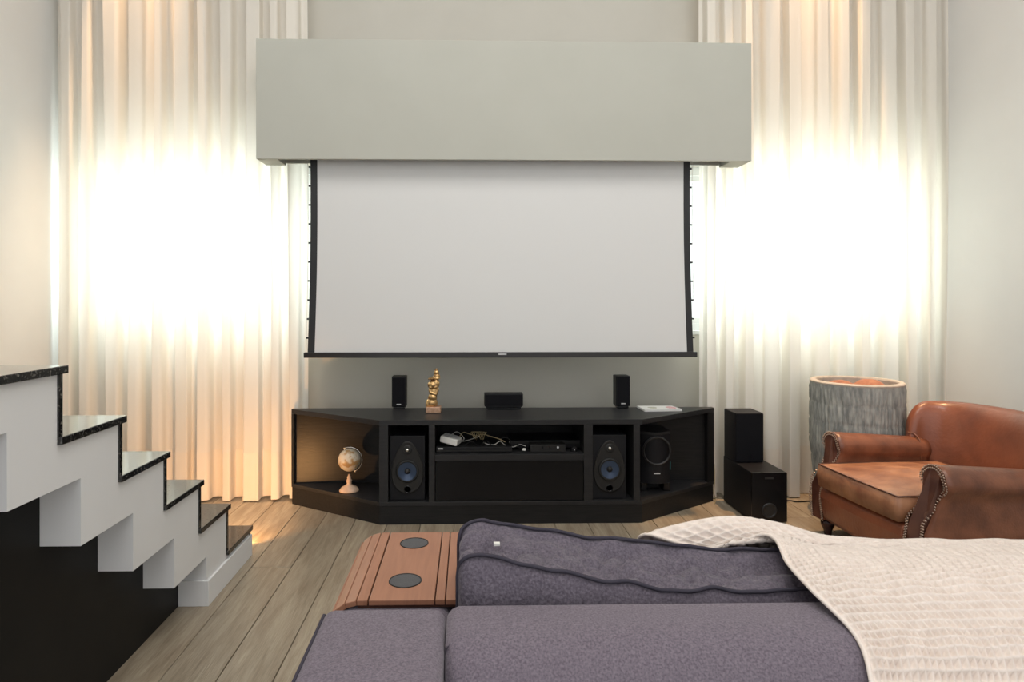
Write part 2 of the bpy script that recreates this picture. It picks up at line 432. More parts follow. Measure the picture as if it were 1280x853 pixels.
# underside: (near y, far y, z) teeth measured in the photo
teeth = [(2.264, 2.543, 0.192), (1.99, 2.264, 0.368), (1.724, 1.99, 0.547), (1.452, 1.724, 0.728), (1.178, 1.452, 0.905), (0.90, 1.178, 1.082), (0.62, 0.90, 1.26), (0.34, 0.62, 1.437), (0.06, 0.34, 1.614)]
bot = []
for a, b_, z in reversed(teeth): bot += [(a, z), (b_, z)]
bot += [(2.543, 0.0)]
poly = [p for p in top]
poly = poly + [(noseY[10]-0.33, 1.614)] + bot
def clean(pl):
    out = []
    for p in pl:
        if not out or (abs(p[0]-out[-1][0])+abs(p[1]-out[-1][1])) > 1e-5: out.append(p)
    return out
bm = bmesh.new(); prism(bm, clean(poly), 'x', XW, XS)
obj('stair_slab', bm, M['stair_white'], st)
for k in range(11):
    y1 = noseY[k]; y0 = (noseY[k+1] if k < 10 else y1-0.29)-0.028+0.0005
    obj('tread', B(XW, XS+0.012, y0, y1, topZ[k]-th+0.0005, topZ[k]), M['granite'], st, bevel=0.002)
    zl = (topZ[k-1]+0.0005) if k else 0.1
    obj('riser', B(XW, XS+0.004, y1-0.0275, y1-0.012, zl, topZ[k]-th), M['granite'], st)
# skirting on the closed foot of the stair
bm = bmesh.new(); box(bm, XS+0.0005, XS+0.012, 2.532, noseY[0]-0.012, 0, 0.10); box(bm, XB+0.001, XS+0.0005, 2.531, 2.5425, 0, 0.10)
obj('baseboard', bm, M['stair_white'], st, bevel=0.002)
# black panel closing the space below
bm = bmesh.new()
pts = [(2.5425, 0), (2.5425, 0.1925)]
for a, b_, z in teeth[:6]: pts += [(b_-0.0005, z-0.0005), (a-0.0005, z-0.0005)]
pts += [(0.9, 0)]
prism(bm, clean(pts), 'x', XB-0.02, XB)
obj('black_panel', bm, M['black_panel'], st, label='black lacquered panel closing the space under the stairs')
# step light in the last riser
lx, lz = -1.16, 0.07
t = obj('step_light', B(lx-0.10, lx+0.10, noseY[0]-0.0118, noseY[0]-0.004, lz-0.02, lz+0.02), M['upvc'], st)
obj('light_lens', B(lx-0.09, lx+0.09, noseY[0]-0.004, noseY[0]-0.002, lz-0.012, lz+0.012), M['lamp'], t)
spot('step_light_beam', (lx, noseY[0]+0.004, lz), (lx-0.1, 4.0, 0.12), 26, (1.0, 0.50, 0.18), 120, 0.02)

# ================================================================ curtains
def curtain(name, label, knots, yc, amp, seed, ztop=4.72, zbot=0.012):
    rnd = random.Random(seed)
    t = thing(name, label, 'curtain', ((X(knots[0], yc)+X(knots[-1], yc))/2, yc, 0), group='cream curtains beside the screen')
    kx = np.array([X(p, yc) for p in knots])
    n = len(kx)
    lo = np.array([(1 if i % 2 else -1)*amp*rnd.uniform(0.55, 1.0) for i in range(n)])
    up = np.array([(1 if i % 2 else -1)*amp*rnd.uniform(0.45, 1.0) for i in range(n)])
    dx = np.array([rnd.uniform(-0.5, 0.5) for _ in range(n)]); dx[0] = dx[-1] = 0
    S = 30
    u = np.linspace(0, n-1, (n-1)*S//2*2+1); i0 = np.minimum(u.astype(int), n-2); f = u-i0
    shp = np.array([rnd.uniform(1.0, 2.3) for _ in range(n)])[i0]
    fs = 0.5-0.5*np.cos(PI*np.clip((f-0.5)*shp+0.5, 0, 1))
    zs = np.linspace(zbot, ztop, 64)
    A = np.zeros((len(zs), len(u), 3))
    for r, z in enumerate(zs):
        k = min(1, max(0, (z-0.2)/3.2))
        gap = np.minimum(np.diff(kx, prepend=kx[0]-0.1), np.diff(kx, append=kx[-1]+0.1))
        X_ = kx + dx*gap*(k-0.35)*0.9
        a = lo*(1-k)+up*k
        xx = X_[i0]*(1-f)+X_[i0+1]*f
        yy = a[i0]*(1-fs)+a[i0+1]*fs
        # omega folds: lean the flanks so that crisp vertical edges appear
        sl = np.sin(2*PI*f)*(X_[i0+1]-X_[i0])*0.17
        wob = 0.006*np.sin(xx*31+z*1.3+seed)+0.004*np.sin(xx*67-z*2.1)
        A[r, :, 0] = xx+sl+0.004*np.sin(z*1.7+seed)*(k)
        A[r, :, 1] = yc-yy*1.0+wob
        A[r, :, 2] = z + (0.006*np.sin(xx*9+seed) if r == 0 else 0)
    grid_obj('drape', A, M['curtain'], t)
    H = A[:6].copy()
    for r in range(6):
        q = r/5*0.285; j = q/(zs[1]-zs[0]); a0 = int(j); ff = j-a0
        H[r] = A[a0]*(1-ff)+A[min(a0+1, 63)]*ff
    H[:, :, 1] -= 0.003
    H[:, :, 2] += 0.0
    grid_obj('hem', H, M['hem'], t)
    xa, xb = kx[0], kx[-1]
    bm = bmesh.new(); box(bm, xa, xb, yc-0.03, yc+0.03, ztop, ztop+0.03)
    obj('curtain_track', bm, M['upvc'], t)
    return t
kl = [69,84,98,108,122,146,156,170,188,200,211,228,247,254,272,286,296,318,335,345,356,368,383]
curtain('curtain', 'floor-length cream voile curtain hanging left of the projection screen', kl, 3.885, 0.052, 11)
kr = [877,886,899,906,922,934,943,964,978,986,1008,1028,1038,1049,1066,1078,1088,1112,1124,1134,1150,1164,1171,1187]
curtain('curtain', 'floor-length cream voile curtain hanging right of the screen, behind the planter', kr, 3.885, 0.050, 5)

# downlights up in the ceiling
for i, (dx_, dy_) in enumerate(((-1.93, 3.72), (2.05, 3.70))):
    t = thing('downlight', ['round recessed ceiling downlight above the left curtain', 'round recessed ceiling downlight above the right curtain'][i], 'ceiling light', (dx_, dy_, CZ), group='ceiling downlights above the curtains')
    bm = bmesh.new(); lathe(bm, [(0.05, -0.012), (0.055, -0.012), (0.055, -0.001), (0.05, -0.001), (0.05, -0.012)], (dx_, dy_, CZ), 24, cap=False)
    obj('trim_ring', bm, M['upvc'], t)
    bm = bmesh.new(); lathe(bm, [(0.049, -0.008), (0.049, -0.001)], (dx_, dy_, CZ), 24)
    obj('lens', bm, M['lamp'], t)

# ================================================================ pelmet box over the screen
YF, YK = 3.62, 3.805
bx0, bx1 = X(320, YF), X(939.5, YF)
bz0, bz1 = Z(200, YF), Z(51, YF)
t = thing('projector_screen_pelmet', 'wide grey painted box pelmet mounted above the projection screen', 'pelmet', ((bx0+bx1)/2, YF, bz0))
obj('front_panel', B(bx0, bx1, YF, YF+0.02, bz0, bz1), M['pelmet'], t, bevel=0.002)
for a, b_ in ((bx0, bx0+0.115), (bx1-0.115, bx1)):
    obj('side_panel', B(a, b_, YF+0.0205, YK, bz0+0.0005, bz1-0.001), M['pelmet'], t, bevel=0.002)
obj('top_panel', B(bx0+0.1155, bx1-0.1155, YF+0.0205, YK, bz1-0.02, bz1-0.001), M['pelmet'], t)
obj('back_panel', B(bx0+0.1155, bx1-0.1155, YK-0.018, YK, bz0+0.012, bz1-0.0205), M['pelmet'], t)
for xx in (-0.55, 0.95):
    obj('wall_bracket', B(xx-0.04, xx+0.04, YK+0.0005, WY-0.0005, bz1-0.3, bz1-0.2), M['pelmet'], t)

# ================================================================ projection screen
YS = 3.71
t = thing('projection_screen', 'lowered white projection screen with black side borders and bottom bar', 'projector screen', (X(626, YS), YS, Z(447, YS)))
hz = bz0+0.11
bm = bmesh.new(); lathe(bm, [(0.045, X(352, YS)), (0.045, X(912, YS))], (0, YS+0.012, hz), 24, axis='x')
obj('roller_case', bm, M['screen_bar'], t, smooth=False)
bm = bmesh.new(); box(bm, X(350, YS), X(913, YS), YS-0.05, YS+0.06, bz0+0.03, bz0+0.055)
obj('case_underside', bm, M['screen_bar'], t)
ys_top, ys_bot = bz0+0.05, Z(440.5, YS)
def edge(pt, pb, mid):   # curved edge, px at top and bottom with an inward bow
    out = []
    for i in range(25):
        s = i/24; px = pt*(1-s)+pb*s+mid*math.sin(PI*s)
        z = ys_top*(1-s)+ys_bot*s
        out.append((X(px, YS), z))
    return out
Lo, Li = edge(388.0, 384.6, 1.6), edge(396.5, 393.2, 1.6)
Ro, Ri = edge(862.3, 866.6, -1.6), edge(854.5, 858.8, -1.6)
def strip(a, b_, y0, y1):
    bm = bmesh.new()
    rows_ = [[(p[0], y0, p[1]), (q[0], y0, q[1]), (q[0], y1, q[1]), (p[0], y1, p[1])] for p, q in zip(a, b_)]
    gridface(bm, rows_, wrap=True)
    return bm
obj('screen_surface', strip(Li, Ri, YS, YS+0.001), M['screen'], t)
obj('side_border', strip(Lo, Li, YS-0.001, YS+0.002), M['screen_black'], t)
obj('side_border', strip(Ri, Ro, YS-0.001, YS+0.002), M['screen_black'], t)
bm = bmesh.new(); box(bm, X(380, YS), X(871, YS), YS-0.012, YS+0.014, Z(447, YS), Z(440.3, YS))
bar = obj('bottom_bar', bm, M['screen_bar'], t, bevel=0.003)
obj('logo_badge', B(X(623, YS), X(633, YS), YS-0.0135, YS-0.0125, Z(443.6, YS), Z(441.9, YS)), M['badge'], bar, label='small silver maker badge')
for k in range(10):
    py = 210+23.6*k; z = Z(py, YS); s = (ys_top-z)/(ys_top-ys_bot)
    for base, sg in (((388.0*(1-s)+384.6*s+1.6*math.sin(PI*s)), -1), ((862.3*(1-s)+866.6*s-1.6*math.sin(PI*s)), 1)):
        x0 = X(base, YS)
        obj('tension_tab', B(min(x0, x0+sg*0.011), max(x0, x0+sg*0.011), YS-0.003, YS+0.003, z-0.005, z+0.005), M['pin'], t)
for base, top_, sg in ((384.6, 386.5, -1), (866.6, 863.8, 1)):
    pts = []
    for i in range(13):
        s = i/12; px = top_*(1-s)+base*s - sg*1.2*math.sin(PI*s)+sg*1.9
        pts.append((X(px, YS), YS, ys_top*(1-s)+ys_bot*s))
    obj('tension_cord', tube(bmesh.new(), pts, 0.0012, 6), M['cable_white'], t)

# ================================================================ media cabinet
CF, CB = 3.43, 3.825                        # front plane, back plane
cz = lambda py: Z(py, CF, 640)
cx = lambda px: X(px, CF)
ZT, ZTu = 0.560, 0.533
ZP = 0.102; ZS = 0.122                      # plinth top, bottom board top
xl0, xr0 = X(366, CB), X(890, CB)           # back corners
xl1, xr1 = cx(474), cx(803)                 # front corners
t = thing('media_cabinet', 'long low black media cabinet with slanted open wings under the screen', 'cabinet', ((xl0+xr0)/2, (CF+CB)/2, 0))
outl = [(xl0, CB), (xl0, CB-0.03), (xl1, CF), (xr1, CF), (xr0, CB-0.03), (xr0, CB)]
obj('top_board', prism(bmesh.new(), outl, 'z', ZTu, ZT), M['frame_black'], t, bevel=0.0015)
o_in = [(xl0+0.003, CB), (xl0+0.003, CB-0.026), (xl1+0.002, CF+0.004), (xr1-0.002, CF+0.004), (xr0-0.003, CB-0.026), (xr0-0.003, CB)]
obj('plinth', prism(bmesh.new(), o_in, 'z', 0.0, ZP-0.0005), M['cab'], t, bevel=0.0015)
obj('bottom_board', prism(bmesh.new(), outl, 'z', ZP, ZS), M['frame_black'], t, bevel=0.0015)
obj('back_board', B(xl0+0.02, xr0-0.02, CB-0.012, CB-0.0005, ZS+0.0005, ZTu-0.0005), M['cab'], t)
divs = [(474, 485), (536, 543.5), (730, 741), (792, 800)]
for a, b_ in divs:
    obj('divider', B(cx(a), cx(b_), CF, CB-0.0125, ZS+0.0005, ZTu-0.0005), M['frame_black'], t, bevel=0.001)
for s in (0, 1):
    if s == 0: pl = [(xl0, CB), (xl0, CB-0.03), (xl0+0.02, CB-0.046), (xl0+0.02, CB)]
    else: pl = [(xr0, CB), (xr0, CB-0.03), (xr0-0.05, CB-0.064), (xr0-0.05, CB)]
    obj('end_panel', prism(bmesh.new(), pl, 'z', ZS+0.0005, ZTu-0.0005), M['cab'], t)
mx0, mx1 = cx(543.5)+0.0005, cx(730)-0.0005
zs0, zs1 = cz(576), cz(568.5)
obj('shelf', B(mx0, mx1, CF, CB-0.0125, zs0, zs1), M['frame_black'], t, bevel=0.001)
obj('drawer_front', B(mx0+0.003, mx1-0.003, CF+0.006, CF+0.024, ZS+0.004, zs0-0.004), M['gloss_black'], t, bevel=0.001)

# ================================================================ speakers
def passive_speaker(label, px0, px1, tw, wf, first=None):
    x0, x1 = cx(px0), cx(px1); c = (x0+x1)/2; yf = CF+0.03
    z0, z1 = ZS+0.001, Z(544.5, yf)
    t = thing('bookshelf_speaker', label, 'speaker', (c, yf, z0), group='bookshelf speakers in the cabinet bays')
    obj('cabinet_body', B(x0, x1, yf, yf+0.24, z0, z1), M['speaker_body'], t, bevel=0.003)
    # egg-shaped baffle
    zc, n = (Z(550, yf)+Z(615, yf))/2, 48
    hh = (Z(550, yf)-Z(615, yf))/2; hw = 0.084
    def egg(s, y, k=1.0):
        pts = []
        for i in range(n):
            a = 2*PI*i/n
            zz = math.sin(a)*hh*s; ww = math.cos(a)*hw*s*(1-0.26*math.sin(a))
            pts.append((c+ww, y, zc-0.004+zz))
        return pts
    bm = bmesh.new(); V = gridface(bm, [egg(1, yf-0.0005), egg(1, yf-0.006), egg(0.96, yf-0.009), egg(0.90, yf-0.008)], wrap=True)
    bm.faces.new(V[-1])
    bf = obj('baffle', bm, M['baffle'], t, smooth=False)
    zt, zw = Z(tw, yf), Z(wf, yf)
    bm = bmesh.new(); lathe(bm, [(0.0, -0.003), (0.020, -0.003), (0.024, 0), (0.024, 0.004)], (c, yf-0.0105, zt), 28, axis='y')
    tt = obj('tweeter', bm, M['rubber'], t, smooth=False)
    bm = bmesh.new(); lathe(bm, [(0.0, -0.011), (0.006, -0.009), (0.010, -0.004), (0.0115, 0)], (c, yf-0.0135, zt), 20, axis='y')
    obj('tweeter_dome', bm, M['silver'], tt, smooth=True)
    R = 0.062
    bm = bmesh.new(); lathe(bm, [(R-0.004, 0.004), (R, 0.0), (R-0.004, -0.004), (R-0.010, -0.005), (R-0.014, -0.001), (R-0.014, 0.003)], (c, yf-0.0115, zw), 36, axis='y', cap=False)
    wo = obj('woofer_surround', bm, M['rubber'], t, smooth=True)
    bm = bmesh.new(); lathe(bm, [(R-0.013, -0.002), (0.036, 0.001), (0.016, 0.0055)], (c, yf-0.0145, zw), 36, axis='y', cap=False)
    obj('cone', bm, M['cone'], wo, smooth=True)
    bm = bmesh.new(); lathe(bm, [(0.0, -0.012), (0.007, -0.009), (0.013, -0.002), (0.0165, 0.004)], (c, yf-0.0135, zw), 24, axis='y')
    obj('phase_plug', bm, M['rubber'], wo, smooth=True)
    zp = Z(610.5, yf)
    bm = bmesh.new(); lathe(bm, [(0.0, 0), (0.0145, 0), (0.017, -0.002), (0.019, 0.0)], (c, yf-0.0095, zp), 24, axis='y')
    o = obj('bass_port', bm, M['gloss_black'], t, smooth=False); 
    return t
passive_speaker('black bookshelf speaker with blue-grey woofer in the left bay, nearer the globe', 486.6, 530.8, 561.5, 588)
passive_speaker('black bookshelf speaker with blue-grey woofer in the right bay, nearer the magazine', 741.8, 784.5, 560.5, 587)

def satellite(label, px, py):
    yf = 3.775; c = X(px, yf); z0 = ZT+0.0008; h = 0.192
    t = thing('satellite_speaker', label, 'speaker', (c, yf, z0), group='small satellite speakers on the cabinet')
    obj('foot', B(c-0.034, c+0.034, yf+0.004, yf+0.075, z0, z0+0.012), M['gloss_black'], t, bevel=0.003)
    obj('body', B(c-0.042, c+0.042, yf+0.002, yf+0.085, z0+0.0125, z0+h), M['plastic_black'], t, bevel=0.004)
    g = obj('grille', B(c-0.036, c+0.036, yf-0.003, yf+0.0015, z0+0.02, z0+h-0.006), M['grille'], t, bevel=0.002)
    obj('logo_badge', B(c-0.013, c+0.013, yf-0.0042, yf-0.0032, z0+0.026, z0+0.032), M['badge'], g)
satellite('small upright black satellite speaker on the cabinet, left of the gold statuette', 498.5, 511)
satellite('small upright black satellite speaker on the cabinet, beside the magazine', 779, 511)

yf = 3.74
a, b_ = X(605.5, yf), X(654, yf); z0 = ZT+0.0008
t = thing('centre_speaker', 'low wide black centre speaker on the cabinet beneath the screen', 'speaker', ((a+b_)/2, yf, z0))
obj('body', prism(bmesh.new(), [(a, z0+0.022), (a, z0+0.093), (b_, z0+0.093), (b_, z0+0.022), (b_-0.015, z0+0.012), (a+0.015, z0+0.012)], 'y', yf+0.004, yf+0.08), M['plastic_black'], t, bevel=0.003)
obj('grille', B(a+0.007, b_-0.007, yf-0.002, yf+0.0035, z0+0.024, z0+0.088), M['grille'], t, bevel=0.002)
obj('cradle', prism(bmesh.new(), [(a+0.02, z0), (a+0.012, z0+0.0118), (b_-0.012, z0+0.0118), (b_-0.02, z0)], 'y', yf+0.002, yf+0.075), M['gloss_black'], t)

# rounded floor speaker in the right wing
c = X(819, 3.60); 
c = c+0.0
t = thing('subwoofer', 'black round-fronted subwoofer inside the right wing of the cabinet', 'speaker', (c, 3.66, ZS))
def rfront(w_, y0, d):
    pts = [(c-w_/2, y0+d), (c-w_/2, y0+0.035)]
    for i in range(1, 12):
        s = i/12; pts.append((c-w_/2+w_*s, y0+0.035-0.035*math.sin(PI*s)))
    return pts+[(c+w_/2, y0+0.035), (c+w_/2, y0+d)]
y0s = 3.565; zt = Z(541, 3.58); hw = X(838, y0s+0.03)-c
Wd = 2*hw
obj('body', prism(bmesh.new(), rfront(Wd, y0s, 0.21), 'z', ZS+0.05, zt-0.014), M['speaker_body'], t, bevel=0.003)
obj('top_cap', prism(bmesh.new(), rfront(Wd+0.004, y0s-0.003, 0.212), 'z', zt-0.0135, zt), M['frame_black'], t, bevel=0.003)
bm = bmesh.new()
for s in (-1, 1): box(bm, c+s*(hw-0.02)-0.018, c+s*(hw-0.02)+0.018, y0s+0.03, y0s+0.20, ZS+0.001, ZS+0.0495)
box(bm, c-hw+0.04, c+hw-0.04, y0s+0.09, y0s+0.20, ZS+0.001, ZS+0.0495)
obj('foot', bm, M['gloss_black'], t, bevel=0.003)
bm = bmesh.new(); lathe(bm, [(0.070, 0.0), (0.076, -0.004), (0.082, 0.0), (0.082, 0.006), (0.070, 0.006)], (c, y0s-0.0005, ZS+0.235), 36, axis='y', cap=False)
obj('grille_ring', bm, M['frame_black'], t, smooth=False)
obj('logo_badge', B(c-0.018, c+0.018, y0s-0.0015, y0s+0.0, ZS+0.105, ZS+0.112), M['badge'], t)
obj('indicator_strip', B(c+hw+0.0002, c+hw+0.003, y0s+0.038, y0s+0.046, ZS+0.12, ZS+0.165), M['led'], t, label='thin teal strip on the side')

# right stack beside the cabinet
ya, yb = 3.415, 3.80
x0, x1 = X(940, ya), X(984, ya); zt = 0.272
t = thing('subwoofer', 'larger black subwoofer with round port on the floor, under a speaker', 'speaker', ((x0+x1)/2, ya, 0))
obj('body', B(x0, x1, ya+0.012, yb, 0.006, zt), M['speaker_body'], t, bevel=0.003)
fp = obj('front_panel', B(x0, x1, ya, ya+0.0115, 0.006, zt), M['gloss_black'], t, bevel=0.002)
pc = X(961.5, ya); pz = Z(641, ya)
bm = bmesh.new(); lathe(bm, [(0.030, 0.002), (0.030, -0.002), (0.034, -0.006), (0.039, -0.006), (0.042, -0.0005)], (pc, ya, pz), 36, axis='y', cap=False)
obj('port_ring', bm, M['frame_black'], fp, smooth=True)
bm = bmesh.new(); lathe(bm, [(0.030, -0.001), (0.030, -0.0006)], (pc, ya, pz), 36, axis='y')
obj('port_hole', bm, M['rubber'], fp)
obj('logo_badge', B(pc-0.024, pc+0.024, ya-0.001, ya-0.0002, zt-0.035, zt-0.022), M['baffle'], fp)
for sx in (x0+0.02, x1-0.02):
    for sy in (ya+0.04, yb-0.03):
        obj('foot', lathe(bmesh.new(), [(0.012, 0), (0.012, 0.0055)], (sx, sy, 0.0003), 12), M['rubber'], t)
ya2, yb2 = 3.625, 3.795
x0, x1 = X(920, ya2), X(955, ya2)
t = thing('bookshelf_speaker', 'plain black speaker standing on top of the floor subwoofer', 'speaker', ((x0+x1)/2, ya2, zt))
zb = zt+0.0008; zt2 = Z(518, ya2)
obj('body', B(x0, x1, ya2+0.012, yb2, zb, zt2), M['speaker_body'], t, bevel=0.003)
obj('grille', B(x0+0.002, x1-0.002, ya2, ya2+0.0115, zb+0.003, zt2-0.002), M['grille'], t, bevel=0.004)
obj('logo_badge', lathe(bmesh.new(), [(0.007, 0), (0.006, -0.002)], (X(938, ya2), ya2-0.0002, zb+0.035), 16, axis='y'), M['gloss_black'], t)

# ================================================================ gold statuette
ys = 3.665; c = X(542, ys); z0 = ZT+0.0008
t = thing('statuette', 'antique gold figure statuette on a square base on the cabinet', 'statuette', (c, ys, z0))
obj('base', B(c-0.043, c+0.043, ys-0.035, ys+0.035, z0, z0+0.036), M['rosegold'], t, bevel=0.004)
bm = bmesh.new()
def ell(cx_, cy_, cz_, rx, ry, rz, rot=0):
    m4 = Matrix.Translation((c+cx_, ys+cy_, z0+cz_)) @ Matrix.Rotation(rot, 4, 'Y') @ Matrix.Diagonal((rx, ry, rz, 1))
    bmesh.ops.create_icosphere(bm, subdivisions=3, radius=1, matrix=m4)
# robe, torso, arms across the chest, bowed lower face, upper head with a raised hand and topknot
ell(-0.010, 0, 0.055, 0.034, 0.028, 0.030, 0.2); ell(-0.030, -0.006, 0.046, 0.016, 0.018, 0.020)
ell(-0.006, 0, 0.085, 0.026, 0.024, 0.034, 0.15); ell(-0.004, -0.014, 0.088, 0.020, 0.014, 0.019)
ell(0.002, 0, 0.120, 0.024, 0.022, 0.030); ell(-0.018, -0.008, 0.118, 0.009, 0.012, 0.024, -0.3)
ell(0.020, -0.008, 0.118, 0.008, 0.012, 0.028, 0.3); ell(0.0, -0.018, 0.110, 0.022, 0.008, 0.007, 0.35)
ell(-0.002, -0.002, 0.158, 0.033, 0.026, 0.026); ell(0.014, -0.006, 0.166, 0.022, 0.020, 0.026)
ell(-0.004, -0.024, 0.156, 0.006, 0.008, 0.010); ell(-0.012, -0.020, 0.146, 0.014, 0.008, 0.006); ell(0.012, -0.022, 0.147, 0.012, 0.008, 0.006)
for k in range(4): ell(-0.024+0.008*k, -0.012, 0.194+0.001*k, 0.0045, 0.018, 0.0055, 0.25)
ell(-0.006, 0, 0.196, 0.028, 0.016, 0.009, -0.2)
ell(0.018, 0, 0.205, 0.020, 0.018, 0.020); ell(0.016, -0.001, 0.228, 0.016, 0.015, 0.014); ell(0.016, -0.001, 0.244, 0.010, 0.010, 0.009)
ell(0.020, -0.012, 0.196, 0.020, 0.010, 0.005)
o = obj('figure', bm, M['gold'], t, smooth=True)
md = o.modifiers.new('remesh', 'REMESH'); md.mode = 'VOXEL'; md.voxel_size = 0.0024; md.use_smooth_shade = True

# ================================================================ small globe
yg = 3.64; c = X(436.5, yg); z0 = ZS+0.0008
t = thing('globe', 'small antique cream globe on a pale turned stand in the left wing', 'globe', (c, yg, z0))
bm = bmesh.new(); lathe(bm, [(0.055, 0), (0.055, 0.006), (0.044, 0.020), (0.020, 0.034), (0.013, 0.040), (0.014, 0.052), (0.016, 0.060), (0.010, 0.070), (0.012, 0.078), (0.007, 0.086), (0.007, 0.094), (0, 0.096)], (c, yg, z0), 32)
obj('stand', bm, M['globe_base'], t, smooth=True)
gz = Z(575, yg, 437); R = 0.064
bm = bmesh.new(); bmesh.ops.create_uvsphere(bm, u_segments=40, v_segments=24, radius=R, matrix=Matrix.Translation((c+0.002, yg, gz)))
gb = obj('ball', bm, M['globe'], t, smooth=True)
ax = Vector((-0.42, 0, 0.9)).normalized()
pts = []
for i in range(25):
    a = math.radians(-90+180*i/24); u = Vector((0.9, 0, 0.42)).normalized()
    d_ = ax*(-math.sin(a))+u*math.cos(a)
    pts.append(Vector((c+0.002, yg, gz))+d_*(R+0.007))
obj('meridian_arc', tube(bmesh.new(), pts, 0.0022, 8), M['silver'], t, smooth=True)
for s in (1, -1):
    p = Vector((c+0.002, yg, gz)); obj('axis_pin', tube(bmesh.new(), [p+ax*s*R, p+ax*s*(R+0.012)], 0.003, 8), M['silver'], t)

# ================================================================ magazine on the cabinet
z0 = ZT+0.0008
q = [P(795.5, 503, 0.638*0+3.79), P(843, 504, 3.79), P(852, 513.5, 3.66), P(806, 514, 3.66)]
q = [(X(796, 3.80), 3.80), (X(840, 3.80), 3.80), (X(852.5, 3.675), 3.675), (X(806, 3.66), 3.66)]
t = thing('magazine', 'white magazine with pink and olive cover print lying on the cabinet', 'magazine', (sum(p[0] for p in q)/4, 3.73, z0))
obj('pages', prism(bmesh.new(), q, 'z', z0, z0+0.010), M['pages'], t)
cvr = obj('cover', prism(bmesh.new(), [(p[0], p[1]-0.0003) for p in q], 'z', z0+0.0102, z0+0.0112), M['cover'], t)
def lerp2(u, v):
    a = Vector(q[0]).lerp(Vector(q[1]), u); b_ = Vector(q[3]).lerp(Vector(q[2]), u); r = a.lerp(b_, v); return (r.x, r.y)
def blob(cu, cv, ru, rv, n=14, seed=0):
    r_ = random.Random(seed); return [lerp2(cu+ru*math.cos(2*PI*i/n)*r_.uniform(.7, 1), cv+rv*math.sin(2*PI*i/n)*r_.uniform(.7, 1)) for i in range(n)]
obj('printed_picture', prism(bmesh.new(), blob(0.83, 0.5, 0.15, 0.36, seed=1), 'z', z0+0.01125, z0+0.0115), M['pink'], cvr, label='pink printed picture')
obj('printed_picture', prism(bmesh.new(), blob(0.32, 0.5, 0.13, 0.26, seed=2), 'z', z0+0.01125, z0+0.0115), M['olive'], cvr, label='olive printed picture')

# ================================================================ things on the open shelf
zsh = zs1+0.0006
yp = 3.47
a, b_ = X(545, yp), X(640, yp)
t = thing('disc_player', 'flat black disc player on the open shelf beneath the white modem', 'player', ((a+b_)/2, yp, zsh))
obj('body', B(a, b_, yp, yp+0.22, zsh+0.003, zsh+0.032), M['plastic_black'], t, bevel=0.002)
obj('front_strip', B(a+0.004, b_-0.004, yp-0.0015, yp-0.0002, zsh+0.009, zsh+0.015), M['baffle'], t)
obj('logo_badge', B(a+0.010, a+0.038, yp-0.0018, yp-0.0003, zsh+0.020, zsh+0.027), M['badge'], t)
for k, fx in enumerate((0.38, 0.93)): obj('button', lathe(bmesh.new(), [(0.004, 0), (0.004, -0.0015)], (a+(b_-a)*fx, yp-0.0003, zsh+0.024), 10, axis='y'), M['baffle'], t)
zpl = zsh+0.0325
# modem tilted on the player
t = thing('modem', 'small white modem box lying on the black disc player', 'modem', (X(563, 3.52), 3.52, zpl), rz=-0.30)
ang = -0.12
t.rotation_euler = (0, 0.20, -0.30)
t.location.z = zpl+0.013
obj('case', B(-0.050, 0.050, -0.045, 0.045, 0.0, 0.036), M['plastic_white'], t, bevel=0.006, local=True)
bm = bmesh.new()
for k in range(5): box(bm, -0.036+0.016*k, -0.028+0.016*k, -0.030, 0.030, 0.0361, 0.0368)
o = obj('vent_slots', bm, M['badge'], t, local=True)
# long black box and the receiver at the right
ya3 = 3.56
a, b_ = X(636, ya3), X(726, ya3)
t = thing('set_top_box', 'long flat black box at the back right of the open shelf', 'media box', ((a+b_)/2, ya3, zsh))
obj('body', B(a, b_, ya3, ya3+0.2, zsh+0.004, Z(551, ya3)), M['plastic_black'], t, bevel=0.003)
obj('front_edge', B(a, b_, ya3-0.002, ya3-0.0003, Z(555, ya3), Z(552, ya3)), M['baffle'], t)
ya4 = 3.475
a, b_ = X(663, ya4), X(707, ya4)
t = thing('cable_receiver', 'small black receiver with silver dials at the front right of the open shelf', 'receiver', ((a+b_)/2, ya4, zsh))
obj('body', B(a, b_, ya4, ya4+0.075, zsh+0.001, Z(556.5, ya4)), M['baffle'], t, bevel=0.002)
for fx in (0.35, 0.55, 0.78):
    obj('dial', lathe(bmesh.new(), [(0.006, 0.0), (0.005, -0.004), (0, -0.004)], (a+(b_-a)*fx, ya4-0.0003, zsh+0.026), 14, axis='y'), M['badge' if fx > 0.7 else 'plastic_black'], t)
a = X(718, ya4)
t = thing('remote_sensor', 'tiny black puck beside the receiver at the right end of the shelf', 'sensor', (a, ya4, zsh))
obj('body', lathe(bmesh.new(), [(0.018, 0), (0.018, 0.02), (0.014, 0.024), (0, 0.024)], (a, ya4+0.02, zsh+0.0003), 20), M['plastic_black'], t)
obj('eye', lathe(bmesh.new(), [(0.003, 0), (0.002, -0.002), (0, -0.002)], (a, ya4+0.0017, zsh+0.012), 10, axis='y'), M['badge'], t)
